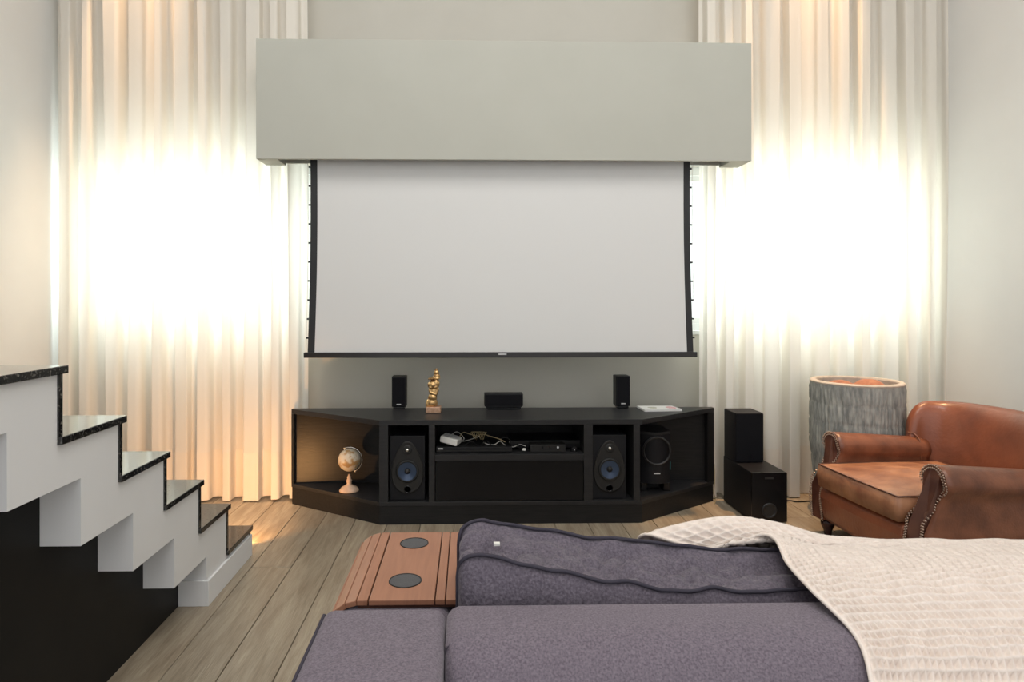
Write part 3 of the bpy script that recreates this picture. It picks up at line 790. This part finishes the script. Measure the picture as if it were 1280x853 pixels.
# tangled cables
def cable(label, pts, r, m, name='cable', plug=None):
    t = thing(name, label, 'cable', pts[0], group='loose cables' if 'floor' in label or 'wires' in label else 'tangled cables on the open shelf')
    obj('cord', tube(bmesh.new(), catmull(pts, 8), r, 6), m, t, smooth=True)
    if plug:
        p = Vector(pts[-1]); obj('plug', B(p.x-0.009, p.x+0.009, p.y-0.010, p.y+0.006, p.z-0.006, p.z+0.006), plug, t, bevel=0.002)
def Q(px, py, Y): return tuple(P(px, py, Y))
cable('white cable looping up from the back of the modem', [Q(572, 551, 3.545), Q(566, 543, 3.56), Q(560, 547, 3.58), Q(571, 540, 3.60), Q(580, 548, 3.56), Q(577, 552, 3.57), Q(590, 549, 3.60), Q(600, 545, 3.60)], 0.0022, M['cable_white'])
cable('beige cable arching from the modem to the coiled bundle', [Q(574, 547, 3.575), Q(579, 541, 3.58), Q(588, 543, 3.57), Q(595, 545, 3.56), Q(603, 543, 3.57), Q(614, 546, 3.55), Q(624, 549, 3.53), Q(632, 553, 3.52)], 0.0026, M['cable_beige'])
cable('white cable sagging in front of the long black box', [Q(604, 553, 3.54), Q(610, 555.5, 3.53), Q(618, 556, 3.52), Q(625, 552, 3.53), Q(632, 557, 3.51), Q(641, 559, 3.51), Q(650, 556, 3.52), Q(657, 558, 3.50)], 0.0022, M['cable_white'])
cable('short cable ending in a white plug left of the receiver', [Q(640, 560, 3.53), Q(645, 557, 3.52), Q(651, 561, 3.49), Q(655, 562, 3.475)], 0.002, M['cable_black'], plug=M['plastic_white'])
cable('black cable lying across the disc player', [Q(582, 556, 3.50), Q(590, 552, 3.53), Q(600, 558, 3.50), Q(608, 551, 3.54), Q(616, 557, 3.52), Q(630, 547, 3.56), Q(640, 552, 3.54)], 0.003, M['cable_black'])
coil = []
for k in range(46):
    a = k*0.62; coil.append((X(590, 3.56)+0.0035*(k % 23), 3.565+0.026*math.cos(a), Z(545, 3.56)+0.020*math.sin(a)+0.002*math.sin(k*1.7)))
cable('pale grey coiled cable bundle behind the modem on the shelf', coil, 0.0022, M['cable_beige'])

# cable on the floor along the right curtain
cable('thin black cable running along the floor below the right curtain', [(X(950, 3.81), 3.815, 0.0045), (X(985, 3.79), 3.79, 0.0045), (X(995, 3.76), 3.765, 0.0045), (X(1008, 3.77), 3.77, 0.0045), (X(1030, 3.75), 3.78, 0.0045), (X(1060, 3.79), 3.79, 0.0045)], 0.004, M['cable_black'])
cable('loose white wires hanging between the cabinet and the speakers', [(X(893, 3.80), 3.805, 0.22), (X(894, 3.79), 3.80, 0.12), (X(893, 3.78), 3.79, 0.05), (X(896, 3.76), 3.775, 0.02), (X(893, 3.73), 3.73, 0.006)], 0.003, M['cable_beige'])

# ================================================================ planter
py_ = 3.575; pcx = X(1070.5, py_); R = 0.235
t = thing('planter', 'tall grey ribbed ceramic planter behind the leather armchair', 'planter', (pcx, py_, 0))
H = 0.735; n, m_ = 220, 56
rows_ = []
for j in range(m_+1):
    z = H*j/m_; s = j/m_
    base = R*(0.80+0.20*min(1, (s/0.55))**0.8) if s < 0.55 else R
    ring = []
    for i in range(n):
        a = 2*PI*i/n
        rib = 0.004*math.sin(a*62+1.6*math.sin(z*9)+noise.noise((math.cos(a)*6, math.sin(a)*6, z*5))*2.5)
        rib += 0.003*noise.noise((math.cos(a)*16, math.sin(a)*16, z*7))
        band = -0.0035 if (j % 8 == 0 and 0 < j < m_-2) else 0
        if j >= m_-1 or j == 0: rib = band = 0
        r_ = base+rib+band
        ring.append((pcx+r_*math.cos(a), py_+r_*math.sin(a), z))
    rows_.append(ring)
bm = bmesh.new(); V = gridface(bm, rows_, wrap=True); bm.faces.new(V[0][::-1])
obj('pot', bm, M['planter'], t, smooth=True)
bm = bmesh.new(); lathe(bm, [(R, H+0.0005), (R+0.002, H+0.008), (R-0.004, H+0.014), (R-0.030, H+0.014), (R-0.034, H+0.006), (R-0.034, H-0.14), (R-0.0345, H-0.14), (0, H-0.14)], (pcx, py_, 0), 96, cap=False)
obj('rim', bm, M['rim'], t, smooth=False)
for i, (dx_, dy_, rx_, lb) in enumerate(((-0.088, -0.01, 0.082, 'terracotta cloth bundle in the planter, left one'), (0.088, 0.01, 0.082, 'terracotta cloth bundle in the planter, right one'))):
    bm = bmesh.new(); bmesh.ops.create_icosphere(bm, subdivisions=4, radius=1)
    for v in bm.verts:
        d_ = v.co.copy(); k = 1+0.08*noise.noise(d_*2.2+Vector((i*5, 0, 0)))
        v.co = Vector((pcx+dx_+d_.x*rx_*k, py_+dy_+d_.y*0.13*k, H-0.058+d_.z*0.075*k))
    o = obj('cloth_bundle', bm, M['terracotta'], None, smooth=True); tag(o, lb, 'cloth', 'cloth bundles in the planter')

# ================================================================ leather armchair (local: +x backwards, +y far side)
AX, AY = 1.895, 2.93
t = thing('armchair', 'brown leather club armchair with nail-studded arms at the right wall', 'armchair', (AX, AY, 0), rz=math.radians(4))
def cr(tab, z):
    z = max(min(z, tab[-1][0]), tab[0][0])
    for (a, u), (b_, v) in zip(tab, tab[1:]):
        if a <= z <= b_:
            s = (z-a)/(b_-a); s = s*s*(3-2*s); return u+(v-u)*s
FX = [(0.08, -0.075), (0.20, -0.085), (0.28, -0.075), (0.36, -0.02), (0.42, 0.012), (0.47, 0.0), (0.53, 0.004)]
def arm_section():      # (outward, z), outward measured from arm centre line
    pts = []
    cyy, czz, r = 0.008, 0.455, 0.068
    pts += [(-0.045, 0.085), (0.05, 0.085), (0.052, 0.25), (0.046, 0.37)]
    for a in range(-50, 221, 15): pts.append((cyy+r*math.cos(math.radians(a)), czz+r*math.sin(math.radians(a))))
    pts += [(-0.045, 0.38), (-0.045, 0.25)]
    return pts
SEC = arm_section()
AYC = 0.325
def arm(side):
    rows_ = []
    N_ = 16
    for i in range(N_+1):
        s = i/N_
        row = []
        for (o_, z) in SEC:
            x0 = cr(FX, z); x1 = 0.50
            zz = z - (0.035*max(0, (z-0.3)/0.22))*s   # arm slopes down to the back
            inset = 0.010*(1-min(1, s/0.02)) 
            row.append((x0+(x1-x0)*s**1.0, side*(AYC+o_*(1-inset*2)), zz))
        rows_.append(row)
    bm = bmesh.new(); V = gridface(bm, rows_, wrap=True); bm.faces.new(V[0][::-1]); bm.faces.new(V[-1])
    a = obj('arm', bm, M['leather_arm'], t, smooth=False, local=True)
    for p in a.data.polygons: p.use_smooth = len(p.vertices) == 4
    # front panel, slightly inset outline, proud of the leather
    co, cz_ = 0.004, 0.30
    bm = bmesh.new(); A, C = [], []
    def shr(o_, z, k):
        cc = (0.004, 0.455) if z > 0.40 else (0.004, z)
        return (cc[0]+(o_-cc[0])*k, cc[1]+(z-cc[1])*k)
    for (o_, z) in SEC:
        so, sz = shr(o_, z, 0.80)
        A.append(bm.verts.new((cr(FX, sz)-0.006, side*(AYC+so), sz)))
        C.append(bm.verts.new((cr(FX, sz)+0.004, side*(AYC+so), sz)))
    bm.faces.new(A)
    for i in range(len(A)): bm.faces.new((A[i], A[(i+1)%len(A)], C[(i+1)%len(A)], C[i]))
    bmesh.ops.triangulate(bm, faces=[f for f in bm.faces if len(f.verts) > 4])
    obj('arm_front_panel', bm, M['leather_dark'], t, local=True)
    # two nail rows following the outline
    bm = bmesh.new()
    for k_, step in ((0.97, 0.011), (0.80, 0.011)):
        path = [Vector((shr(o_, z, k_)[0], shr(o_, z, k_)[1], 0)) for o_, z in SEC[1:]+SEC[:1]]
        d_ = 0
        for p, q_ in zip(path, path[1:]):
            L_ = (q_-p).length; u = d_
            while u < L_:
                c_ = p.lerp(q_, u/L_)
                m4 = Matrix.Translation((cr(FX, c_.y)-0.006, side*(AYC+c_.x), c_.y)) @ Matrix.Diagonal((0.004, 0.0048, 0.0048, 1))
                bmesh.ops.create_icosphere(bm, subdivisions=1, radius=1, matrix=m4); u += step
            d_ = u-L_
    o = obj('nail_trim', bm, M['nail'], t, smooth=True, local=True); o['kind'] = 'stuff'
arm(1); arm(-1)
# base rail
bm = bmesh.new(); rows_ = []
prof = [(-0.062, 0.085), (-0.080, 0.11), (-0.090, 0.16), (-0.098, 0.21), (-0.092, 0.245), (-0.07, 0.262), (0.55, 0.262), (0.55, 0.085)]
for y in np.linspace(-0.279, 0.279, 9):
    rows_.append([(p[0]-(0.012*(1-(y/0.279)**2) if p[0] < 0 else 0), y, p[1]) for p in prof])
V = gridface(bm, rows_, wrap=True); bm.faces.new(V[0][::-1]); bm.faces.new(V[-1])
obj('front_rail', bm, M['leather'], t, smooth=False, local=True, bevel=0.006)
bm = bmesh.new(); box(bm, 0.551, 0.70, -0.33, 0.33, 0.085, 0.30)
obj('back_rail', bm, M['leather'], t, local=True, bevel=0.01)
# seat cushion
def pillow(bm, x0, x1, y0, y1, z0, z1, crown, nx=28, ny=28, rnd=0.03, wr=0.004, seed=0):
    top_, bot_ = [], []
    for i in range(nx+1):
        rt, rb = [], []
        for j in range(ny+1):
            u, v = 2*i/nx-1, 2*j/ny-1
            k = (1-abs(u)**4)*(1-abs(v)**4)
            e = (1-u*u)*(1-v*v)
            x = (x0+x1)/2+(x1-x0)/2*u*(1-0.02*v*v); y = (y0+y1)/2+(y1-y0)/2*v*(1-0.02*u*u)
            w_ = wr*noise.noise((x*14+seed, y*14, seed))+wr*0.6*noise.noise((x*38, y*30+seed, 1))
            rt.append((x, y, z1+crown*e+w_*k)); rb.append((x, y, z0))
        top_.append(rt); bot_.append(rb)
    T_ = gridface(bm, top_); B_ = gridface(bm, bot_)
    def ring(G): return [G[i][0] for i in range(nx+1)]+[G[nx][j] for j in range(1, ny+1)]+[G[i][ny] for i in range(nx-1, -1, -1)]+[G[0][j] for j in range(ny-1, 0, -1)]
    rt, rb = ring(T_), ring(B_); n_ = len(rt)
    mid = []
    for a, b_ in zip(rt, rb):
        p = (a.co+b_.co)/2; c_ = Vector(((x0+x1)/2, (y0+y1)/2, p.z)); d_ = (p-c_).normalized()
        mid.append(bm.verts.new(p+d_*rnd*0.5+d_*wr*2*noise.noise(p*18+Vector((seed, 0, 0)))))
    for i in range(n_):
        j = (i+1) % n_
        bm.faces.new((rt[i], rt[j], mid[j], mid[i])); bm.faces.new((mid[i], mid[j], rb[j], rb[i]))
    return [v.co.copy() for v in rt]
bm = bmesh.new(); rim = pillow(bm, -0.115, 0.54, -0.276, 0.276, 0.268, 0.375, 0.035, rnd=0.02, wr=0.006, seed=3)
sc_ = obj('seat_cushion', bm, M['leather_worn'], t, smooth=True, local=True)
obj('cushion_piping', tube(bmesh.new(), rim, 0.0035, 6, closed=True), M['leather_dark'], t, smooth=True, local=True)
# wrapped back
path = [(0.44, 0.375), (0.52, 0.36), (0.60, 0.30), (0.645, 0.18), (0.66, 0.0), (0.645, -0.18), (0.60, -0.30), (0.52, -0.36), (0.44, -0.375)]
path = [(p.x, p.y) for p in catmull([(a, b_, 0) for a, b_ in path], 6)]
rows_ = []
npth = len(path)
for i, (x, y) in enumerate(path):
    s = i/(npth-1); e = abs(2*s-1)
    ztop = 0.685-0.02*e**2-0.10*max(0, (e-0.72)/0.28)**2.2
    # inward direction towards the seat
    d_ = Vector((0.30-x, 0-y*0.75, 0)).normalized()
    th_ = 0.060*(1-0.25*max(0, (e-0.85)/0.15))
    row = []
    for o_, z in ((-0.9, 0.262), (-1.0, 0.40), (-1.0, ztop-0.09), (-0.85, ztop-0.035), (-0.45, ztop-0.008), (0, ztop), (0.45, ztop-0.008), (0.85, ztop-0.035), (1.02, ztop-0.09), (1.12, 0.50), (1.22, 0.42), (1.15, 0.34), (1.1, 0.262)):
        lean = -0.0+0.10*(z-0.3)
        row.append((x+d_.x*th_*o_+lean*(1-e*0.6), y+d_.y*th_*o_, z))
    rows_.append(row)
bm = bmesh.new(); V = gridface(bm, rows_, wrap=True); bm.faces.new(V[0][::-1]); bm.faces.new(V[-1])
obj('backrest', bm, M['leather'], t, smooth=True, local=True, sub=1)
for sd in (1, -1):
    pp = [(0.455, sd*0.285, 0.36), (0.450, sd*0.275, 0.42), (0.452, sd*0.285, 0.475), (0.446, sd*0.31, 0.505), (0.43, sd*0.345, 0.512)]
    obj('arm_piping', tube(bmesh.new(), catmull(pp, 5), 0.004, 6), M['leather_arm'], t, smooth=True, local=True)
for fx_, fy_ in ((-0.04, 0.30), (-0.04, -0.30), (0.60, 0.30), (0.60, -0.30)):
    bm = bmesh.new(); lathe(bm, [(0.014, 0.0005), (0.017, 0.006), (0.020, 0.03), (0.032, 0.055), (0.034, 0.07), (0.026, 0.0845)], (fx_, fy_, 0), 20)
    obj('foot', bm, M['dark_wood'], t, smooth=True, local=True)

# ================================================================ sofa (its back towards the camera)
AXL, AXR = -0.275, -0.030        # arm
SY0 = 0.90
t = thing('sofa', 'grey-violet upholstered sofa seen from behind in the foreground', 'sofa', (0.7, 1.4, 0))
def rbox(x0, x1, y0, y1, z0, z1):
    return B(x0, x1, y0, y1, z0, z1)
ARZ = 0.553
obj('arm', B(AXL, AXR, 1.215, 1.80, 0.05, ARZ), M['fabric'], t, bevel=0.035, smooth=True, seg=5)
obj('back_corner', B(AXL, -0.041, 0.905, 1.2275, 0.05, 0.618), M['fabric'], t, bevel=0.026, smooth=True, seg=5)
# padded back: rounded towards the camera
def backpad(x0, x1):
    pr = [(1.229, 0.06), (1.229, 0.50), (1.2295, 0.58), (1.2285, 0.602), (1.222, 0.616), (1.205, 0.6215), (1.16, 0.6225), (1.115, 0.619), (1.08, 0.607), (1.05, 0.585), (1.022, 0.550), (1.000, 0.505), (0.982, 0.45), (0.965, 0.35), (0.945, 0.06)]
    bm = bmesh.new(); rows_ = []
    pc_ = [(p.x, p.y) for p in catmull([(a, b_, 0) for a, b_ in pr], 3)]
    xs = [x0, x0+0.003, x0+0.010, x0+0.022]+list(np.linspace(x0+0.05, x1-0.05, 40))+[x1-0.022, x1-0.01, x1-0.003, x1]
    for xx in xs:
        e = min(xx-x0, x1-xx); k = 0.016*(1-min(1, e/0.022))**2
        row = []
        for (y, z) in pc_:
            w_ = 0.003*noise.noise((xx*5, y*6, z*6))*min(1, max(0, (1.2-y)/0.08))
            row.append((xx, y+(k if y < 1.1 else -k*0.3)+w_, z-k*(1 if z > 0.4 else 0)+w_))
        rows_.append(row)
    V = gridface(bm, rows_, wrap=True); bm.faces.new(V[0][::-1]); bm.faces.new(V[-1]); return bm
obj('back_pad', backpad(-0.040, 1.70), M['fabric'], t, smooth=True)
obj('seat_base', B(-0.028, 1.70, 1.2315, 1.80, 0.05, 0.27), M['fabric'], t, bevel=0.02, smooth=True)
for a, b_ in ((-0.026, 0.83), (0.835, 1.698)):
    bm = bmesh.new(); rim = pillow(bm, a, b_, 1.44, 1.81, 0.272, 0.40, 0.02, rnd=0.02, wr=0.003, seed=a)
    obj('seat_cushion', bm, M['fabric2'], t, smooth=True)
obj('arm', B(1.702, 1.76, 0.905, 1.80, 0.05, ARZ), M['fabric'], t, bevel=0.02, smooth=True)
for fx_ in (-0.22, 1.70):
    for fy_ in (0.96, 1.74):
        obj('foot', B(fx_-0.025, fx_+0.025, fy_-0.025, fy_+0.025, 0.0005, 0.0495), M['dark_wood'], t)
# piping on the outer edge of the back corner
pts = [(AXL-0.001, 0.93, 0.585), (AXL-0.001, 1.2, 0.585), ]
obj('piping', tube(bmesh.new(), [(AXL+0.004, 0.93, 0.606), (AXL+0.004, 1.0, 0.607), (AXL+0.004, 1.21, 0.607)], 0.004, 6), M['piping'], t)

# loose back cushions --------------------------------------------------
def interp(tab, x):
    if x <= tab[0][0]: return tab[0][1]
    for (a, u), (b_, v) in zip(tab, tab[1:]):
        if a <= x <= b_: return u+(v-u)*(x-a)/(b_-a)
    return tab[-1][1]
NEAR = [(585, 694), (612, 698), (639, 703), (693, 716), (765, 729), (830, 738), (931, 742), (1010, 739), (1200, 736)]
FAR = [(585, 652), (605, 650), (628, 657), (675, 664), (747, 674), (800, 678), (875, 687), (930, 688), (1000, 690), (1200, 690)]
YN, YFAR = 1.285, 1.455
def back_cushion(label, xa, xb, zof=0.0):
    n = 170
    rows_ = []; near, far = [], []
    for i in range(n+1):
        s = i/n; x = xa+(xb-xa)*s
        e = min(s, 1-s)*(xb-xa)
        k = max(0, 1-e/0.055); cap = 1-(1-k*k)**0.5 if k < 1 else 1       # rounding of the ends
        pn = 603+800*(x/YN-0.022); pf = 603+800*(x/YFAR-0.022)
        zn = Z(interp(NEAR, pn), YN, pn)+zof; zf = Z(interp(FAR, pf), YFAR, pf)+zof
        zn -= 0.035*cap; zf -= 0.030*cap
        yn, yf_ = YN+0.02*cap, YFAR-0.02*cap
        wob = 0.003*math.sin(x*40)+0.010*noise.noise((x*11, 0, 3)); yn += wob; zn += 0.007*noise.noise((x*17, 4, 3)); zf += 0.008*noise.noise((x*13, 9, 3))
        ps = []
        zb = 0.425
        ps.append((YN+0.02+0.02*cap, zb)); 
        for q in (0.2, 0.4, 0.6, 0.8): ps.append((YN-0.030*math.sin(PI*q)**0.8+0.03*cap, zb+(zn-zb)*q))
        ps.append((yn-0.006, zn-0.012)); ps.append((yn, zn)); jn = len(ps)-1
        for q in (0.05, 0.12, 0.2, 0.28, 0.36, 0.44, 0.52, 0.6, 0.68, 0.76, 0.84, 0.91, 0.96):
            sag = -0.010*math.sin(PI*q)+0.016*math.sin(PI*q)*noise.noise((x*7, q*3, 1.5))+0.007*noise.noise((x*22+q*8, q*6, 7)) - 0.020*math.sin(PI*q)**0.6*max(0, 1-abs(noise.noise((x*7+q*2.2, q*3.0-x*2, 11)))*7)-0.016*math.sin(PI*q)**0.5*max(0, 1-abs(noise.noise((x*3.0+q*1.2, q*7, 31)))*8)-0.014*math.sin(PI*q)**0.5*max(0, 1-abs(noise.noise((x*13-q*3, q*2.2, 19)))*6)
            ps.append((yn+(yf_-yn)*q, zn+(zf-zn)*q+sag))
        ps.append((yf_, zf)); jf = len(ps)-1
        for q in (0.08, 0.3, 0.5, 0.7, 0.9): ps.append((yf_+0.045*math.sin(PI*q)+0.004, zf-(zf-zb)*q))
        ps.append((YFAR-0.03, zb))
        rows_.append([(x, p[0], p[1]) for p in ps])
        near.append(Vector((x, yn, zn+0.003))); far.append(Vector((x, yf_, zf+0.003)))
    t = thing('back_cushion', label, 'cushion', ((xa+xb)/2, 1.37, 0.425), group='loose back cushions of the sofa')
    bm = bmesh.new(); V = gridface(bm, rows_, wrap=True); bm.faces.new(V[0][::-1]); bm.faces.new(V[-1])
    bmesh.ops.triangulate(bm, faces=[f for f in bm.faces if len(f.verts) > 4])
    obj('cover', bm, M['fabric2'], t, smooth=True)
    def ends(path, y_in):
        a, b_ = path[0], path[-1]
        return [Vector((a.x-0.001, y_in, 0.45)), Vector((a.x-0.002, a.y, a.z-0.08)), Vector((a.x-0.002, a.y, a.z-0.02))]+path+[Vector((b_.x+0.002, b_.y, b_.z-0.02)), Vector((b_.x+0.001, y_in, 0.45))]
    obj('piping', tube(bmesh.new(), ends(near, YN+0.02), 0.0040, 8), M['piping'], t, smooth=True)
    obj('piping', tube(bmesh.new(), ends(far, YFAR-0.03), 0.0040, 8), M['piping'], t, smooth=True)
    return t
t = back_cushion('wide slouching grey-violet back cushion with dark piping, next to the wooden tray', -0.020, 0.845)
tp = P(619, 682, 1.36); tp = Vector((X(619, 1.36), 1.36, Z(682, 1.36)))
obj('care_tag', B(tp.x-0.003, tp.x+0.010, tp.y-0.004, tp.y+0.010, tp.z+0.000, tp.z+0.004), M['plastic_white'], t)
back_cushion('back cushion of the sofa lying under the waffle blanket', 0.855, 1.69, -0.035)

# ================================================================ wooden arm tray
t = thing('arm_tray', 'reddish wooden slatted tray with two round cup inlays draped over the sofa arm', 'tray', (-0.14, 1.54, ARZ))
TY0, TY1 = 1.345, 1.738
zt0, zt1 = 0.5605, 0.572
xs_ = [(-0.2085, -0.0715), (-0.2335, -0.2115), (-0.0690, -0.0495), (-0.047, -0.0235)]
pan = obj('centre_panel', B(xs_[0][0], xs_[0][1], TY0, TY1, zt0, zt1), M['tray'], t, bevel=0.0015)
for a, b_ in xs_[1:]:
    obj('slat', B(a, b_, TY0, TY1, zt0, zt1), M['tray'], t, bevel=0.0015)
# slats that bend down over the outer edge and inner edge
def slat_tilt(p0, p1):
    (x0, z0_), (x1, z1_) = p0, p1
    d_ = Vector((x1-x0, z1_-z0_)).normalized(); nn = Vector((-d_.y, d_.x))*(-0.0115 if d_.x > 0 else 0.0115)
    nn = Vector((-d_.y, d_.x))*0.0115
    if nn.y > 0: nn = -nn
    pl = [(x0, z0_), (x1, z1_), (x1+nn.x, z1_+nn.y), (x0+nn.x, z0_+nn.y)]
    obj('slat', prism(bmesh.new(), pl, 'y', TY0, TY1), M['tray'], t, bevel=0.0015)
slat_tilt((-0.2360, 0.5715), (-0.2580, 0.5660))
slat_tilt((-0.2605, 0.5650), (-0.2800, 0.5520))
slat_tilt((-0.2865, 0.5470), (-0.2910, 0.5240))
slat_tilt((-0.2915, 0.5215), (-0.2920, 0.4990))
obj('slat', B(-0.0210, -0.0150, TY0, TY1, 0.5615, 0.570), M['tray'], t)
obj('cloth_backing', B(-0.232, -0.022, TY0+0.004, TY1-0.004, ARZ+0.0012, zt0-0.0008), M['tray_canvas'], t)
for px, py, r_ in ((506.6, 725.6, 0.0365), (517.8, 678.9, 0.0365)):
    yy = (CH-zt1)*800/(py-376); xx = X(px, yy)
    bm = bmesh.new(); lathe(bm, [(0.0, 0.0008), (r_-0.0025, 0.0008)], (xx, yy, zt1), 40, cap=False)
    obj('cup_inlay', bm, M['cup'], t)
    bm = bmesh.new(); lathe(bm, [(r_-0.0025, 0.0003), (r_-0.002, 0.0016), (r_, 0.0016), (r_+0.0005, 0.0002)], (xx, yy, zt1), 40, cap=False)
    obj('cup_ring', bm, M['rubber'], t)

# ================================================================ waffle blanket
rowsY = [0.925, 0.965, 1.038, 1.105, 1.21, 1.315, 1.462, 1.50, 1.565, 1.625, 1.64]
COLS = [
 # px,py per row (row plane y above)
 [(1100,1150),(1094,980),(1084,853),(1066,800),(1012,744),(985,704),(957,669),(893,684),(808,669),(803,700),(800,800)],
 [(1150,1150),(1148,980),(1140,853),(1122,798),(1062,742),(1036,700),(1006,684),(960,668),(920,650),(922,690),(922,800)],
 [(1240,1150),(1236,980),(1225,853),(1205,796),(1150,738),(1128,705),(1098,690),(1070,683),(1040,675),(1045,700),(1045,800)],
 [(1350,1150),(1345,980),(1330,853),(1312,794),(1260,734),(1235,700),(1205,688),(1190,682),(1180,680),(1184,705),(1184,800)],
 [(1480,1150),(1475,980),(1460,853),(1440,792),(1380,733),(1355,700),(1325,687),(1315,682),(1310,680),(1314,705),(1314,800)],
 [(1650,1150),(1645,980),(1630,853),(1600,790),(1530,733),(1490,700),(1450,687),(1440,682),(1430,680),(1434,705),(1434,800)],
]
NR = len(rowsY)
ctrl = np.zeros((NR, len(COLS), 3))
for j, cc in enumerate(COLS):
    for i, (px, py) in enumerate(cc):
        ctrl[i, j] = P(px, py, rowsY[i])
ctrl[5:, :, 2] -= 0.014
def cr_np(C, t):     # Catmull-Rom along axis 0
    n_ = C.shape[0]; i = np.clip(np.floor(t).astype(int), 0, n_-2); f = (t-i)
    g = lambda k: C[np.clip(k, 0, n_-1)]
    sh = (-1,)+(1,)*(C.ndim-1); f = f.reshape(sh)
    p0, p1, p2, p3 = g(i-1), g(i), g(i+1), g(i+2)
    return 0.5*(2*p1+(p2-p0)*f+(2*p0-5*p1+4*p2-p3)*f**2+(3*p1-p0-3*p2+p3)*f**3)
# arc-length parameter so the waffle cells stay square
def arc(C):
    d_ = np.sqrt(((C[1:]-C[:-1])**2).sum(-1)).mean(1); return np.concatenate([[0], np.cumsum(d_)])
fine = cr_np(ctrl, np.linspace(0, NR-1, 400)); av = arc(fine)
cell = 0.0185
nv = int(av[-1]/cell)*8+1
tv = np.interp(np.linspace(0, av[-1], nv), av, np.linspace(0, NR-1, 400))
S1 = cr_np(ctrl, tv)                       # (nv, ncol, 3)
S1 = S1.transpose(1, 0, 2)
fine = cr_np(S1, np.linspace(0, len(COLS)-1, 200)); au = arc(fine)
nu = int(au[-1]/cell)*8+1
tu = np.interp(np.linspace(0, au[-1], nu), au, np.linspace(0, len(COLS)-1, 200))
S2 = cr_np(S1, tu).transpose(1, 0, 2)      # (nv, nu, 3)
gu = np.gradient(S2, axis=1); gv = np.gradient(S2, axis=0)
nn = np.cross(gu, gv); nn /= np.linalg.norm(nn, axis=-1, keepdims=True)+1e-12
nn[nn[..., 2] < 0] *= 1
if nn[nv//2, nu//2, 2] < 0: nn = -nn
U, V_ = np.meshgrid(np.arange(nu)/8.0, np.arange(nv)/8.0)
ridge = np.maximum(np.abs(np.cos(PI*U))**4.0, np.abs(np.cos(PI*V_))**4.0)
hgt = 0.0105*ridge
hgt += 0.0035*np.sin(U*0.9+0.4*V_)*np.sin(V_*0.35+1)
edge_f = np.minimum(1, np.minimum(U, 2)/1.2)
hgt = hgt*edge_f + 0.003*(1-edge_f)
# keep clear of the fabric below
S3 = S2+nn*(hgt[..., None]+0.011)
bl = thing('blanket', 'cream waffle-weave blanket thrown over the right side of the sofa', 'blanket', (0.75, 1.3, 0.62))
o = grid_obj('waffle_weave', S3, M['blanket'], bl)
md = o.modifiers.new('thick', 'SOLIDIFY'); md.thickness = 0.0035; md.offset = -1
# stitched hem along the free edge
e_pts = [Vector(p) for p in S3[::5, 0]]
obj('hem', tube(bmesh.new(), e_pts, 0.0042, 8), M['blanket'], bl, smooth=True)
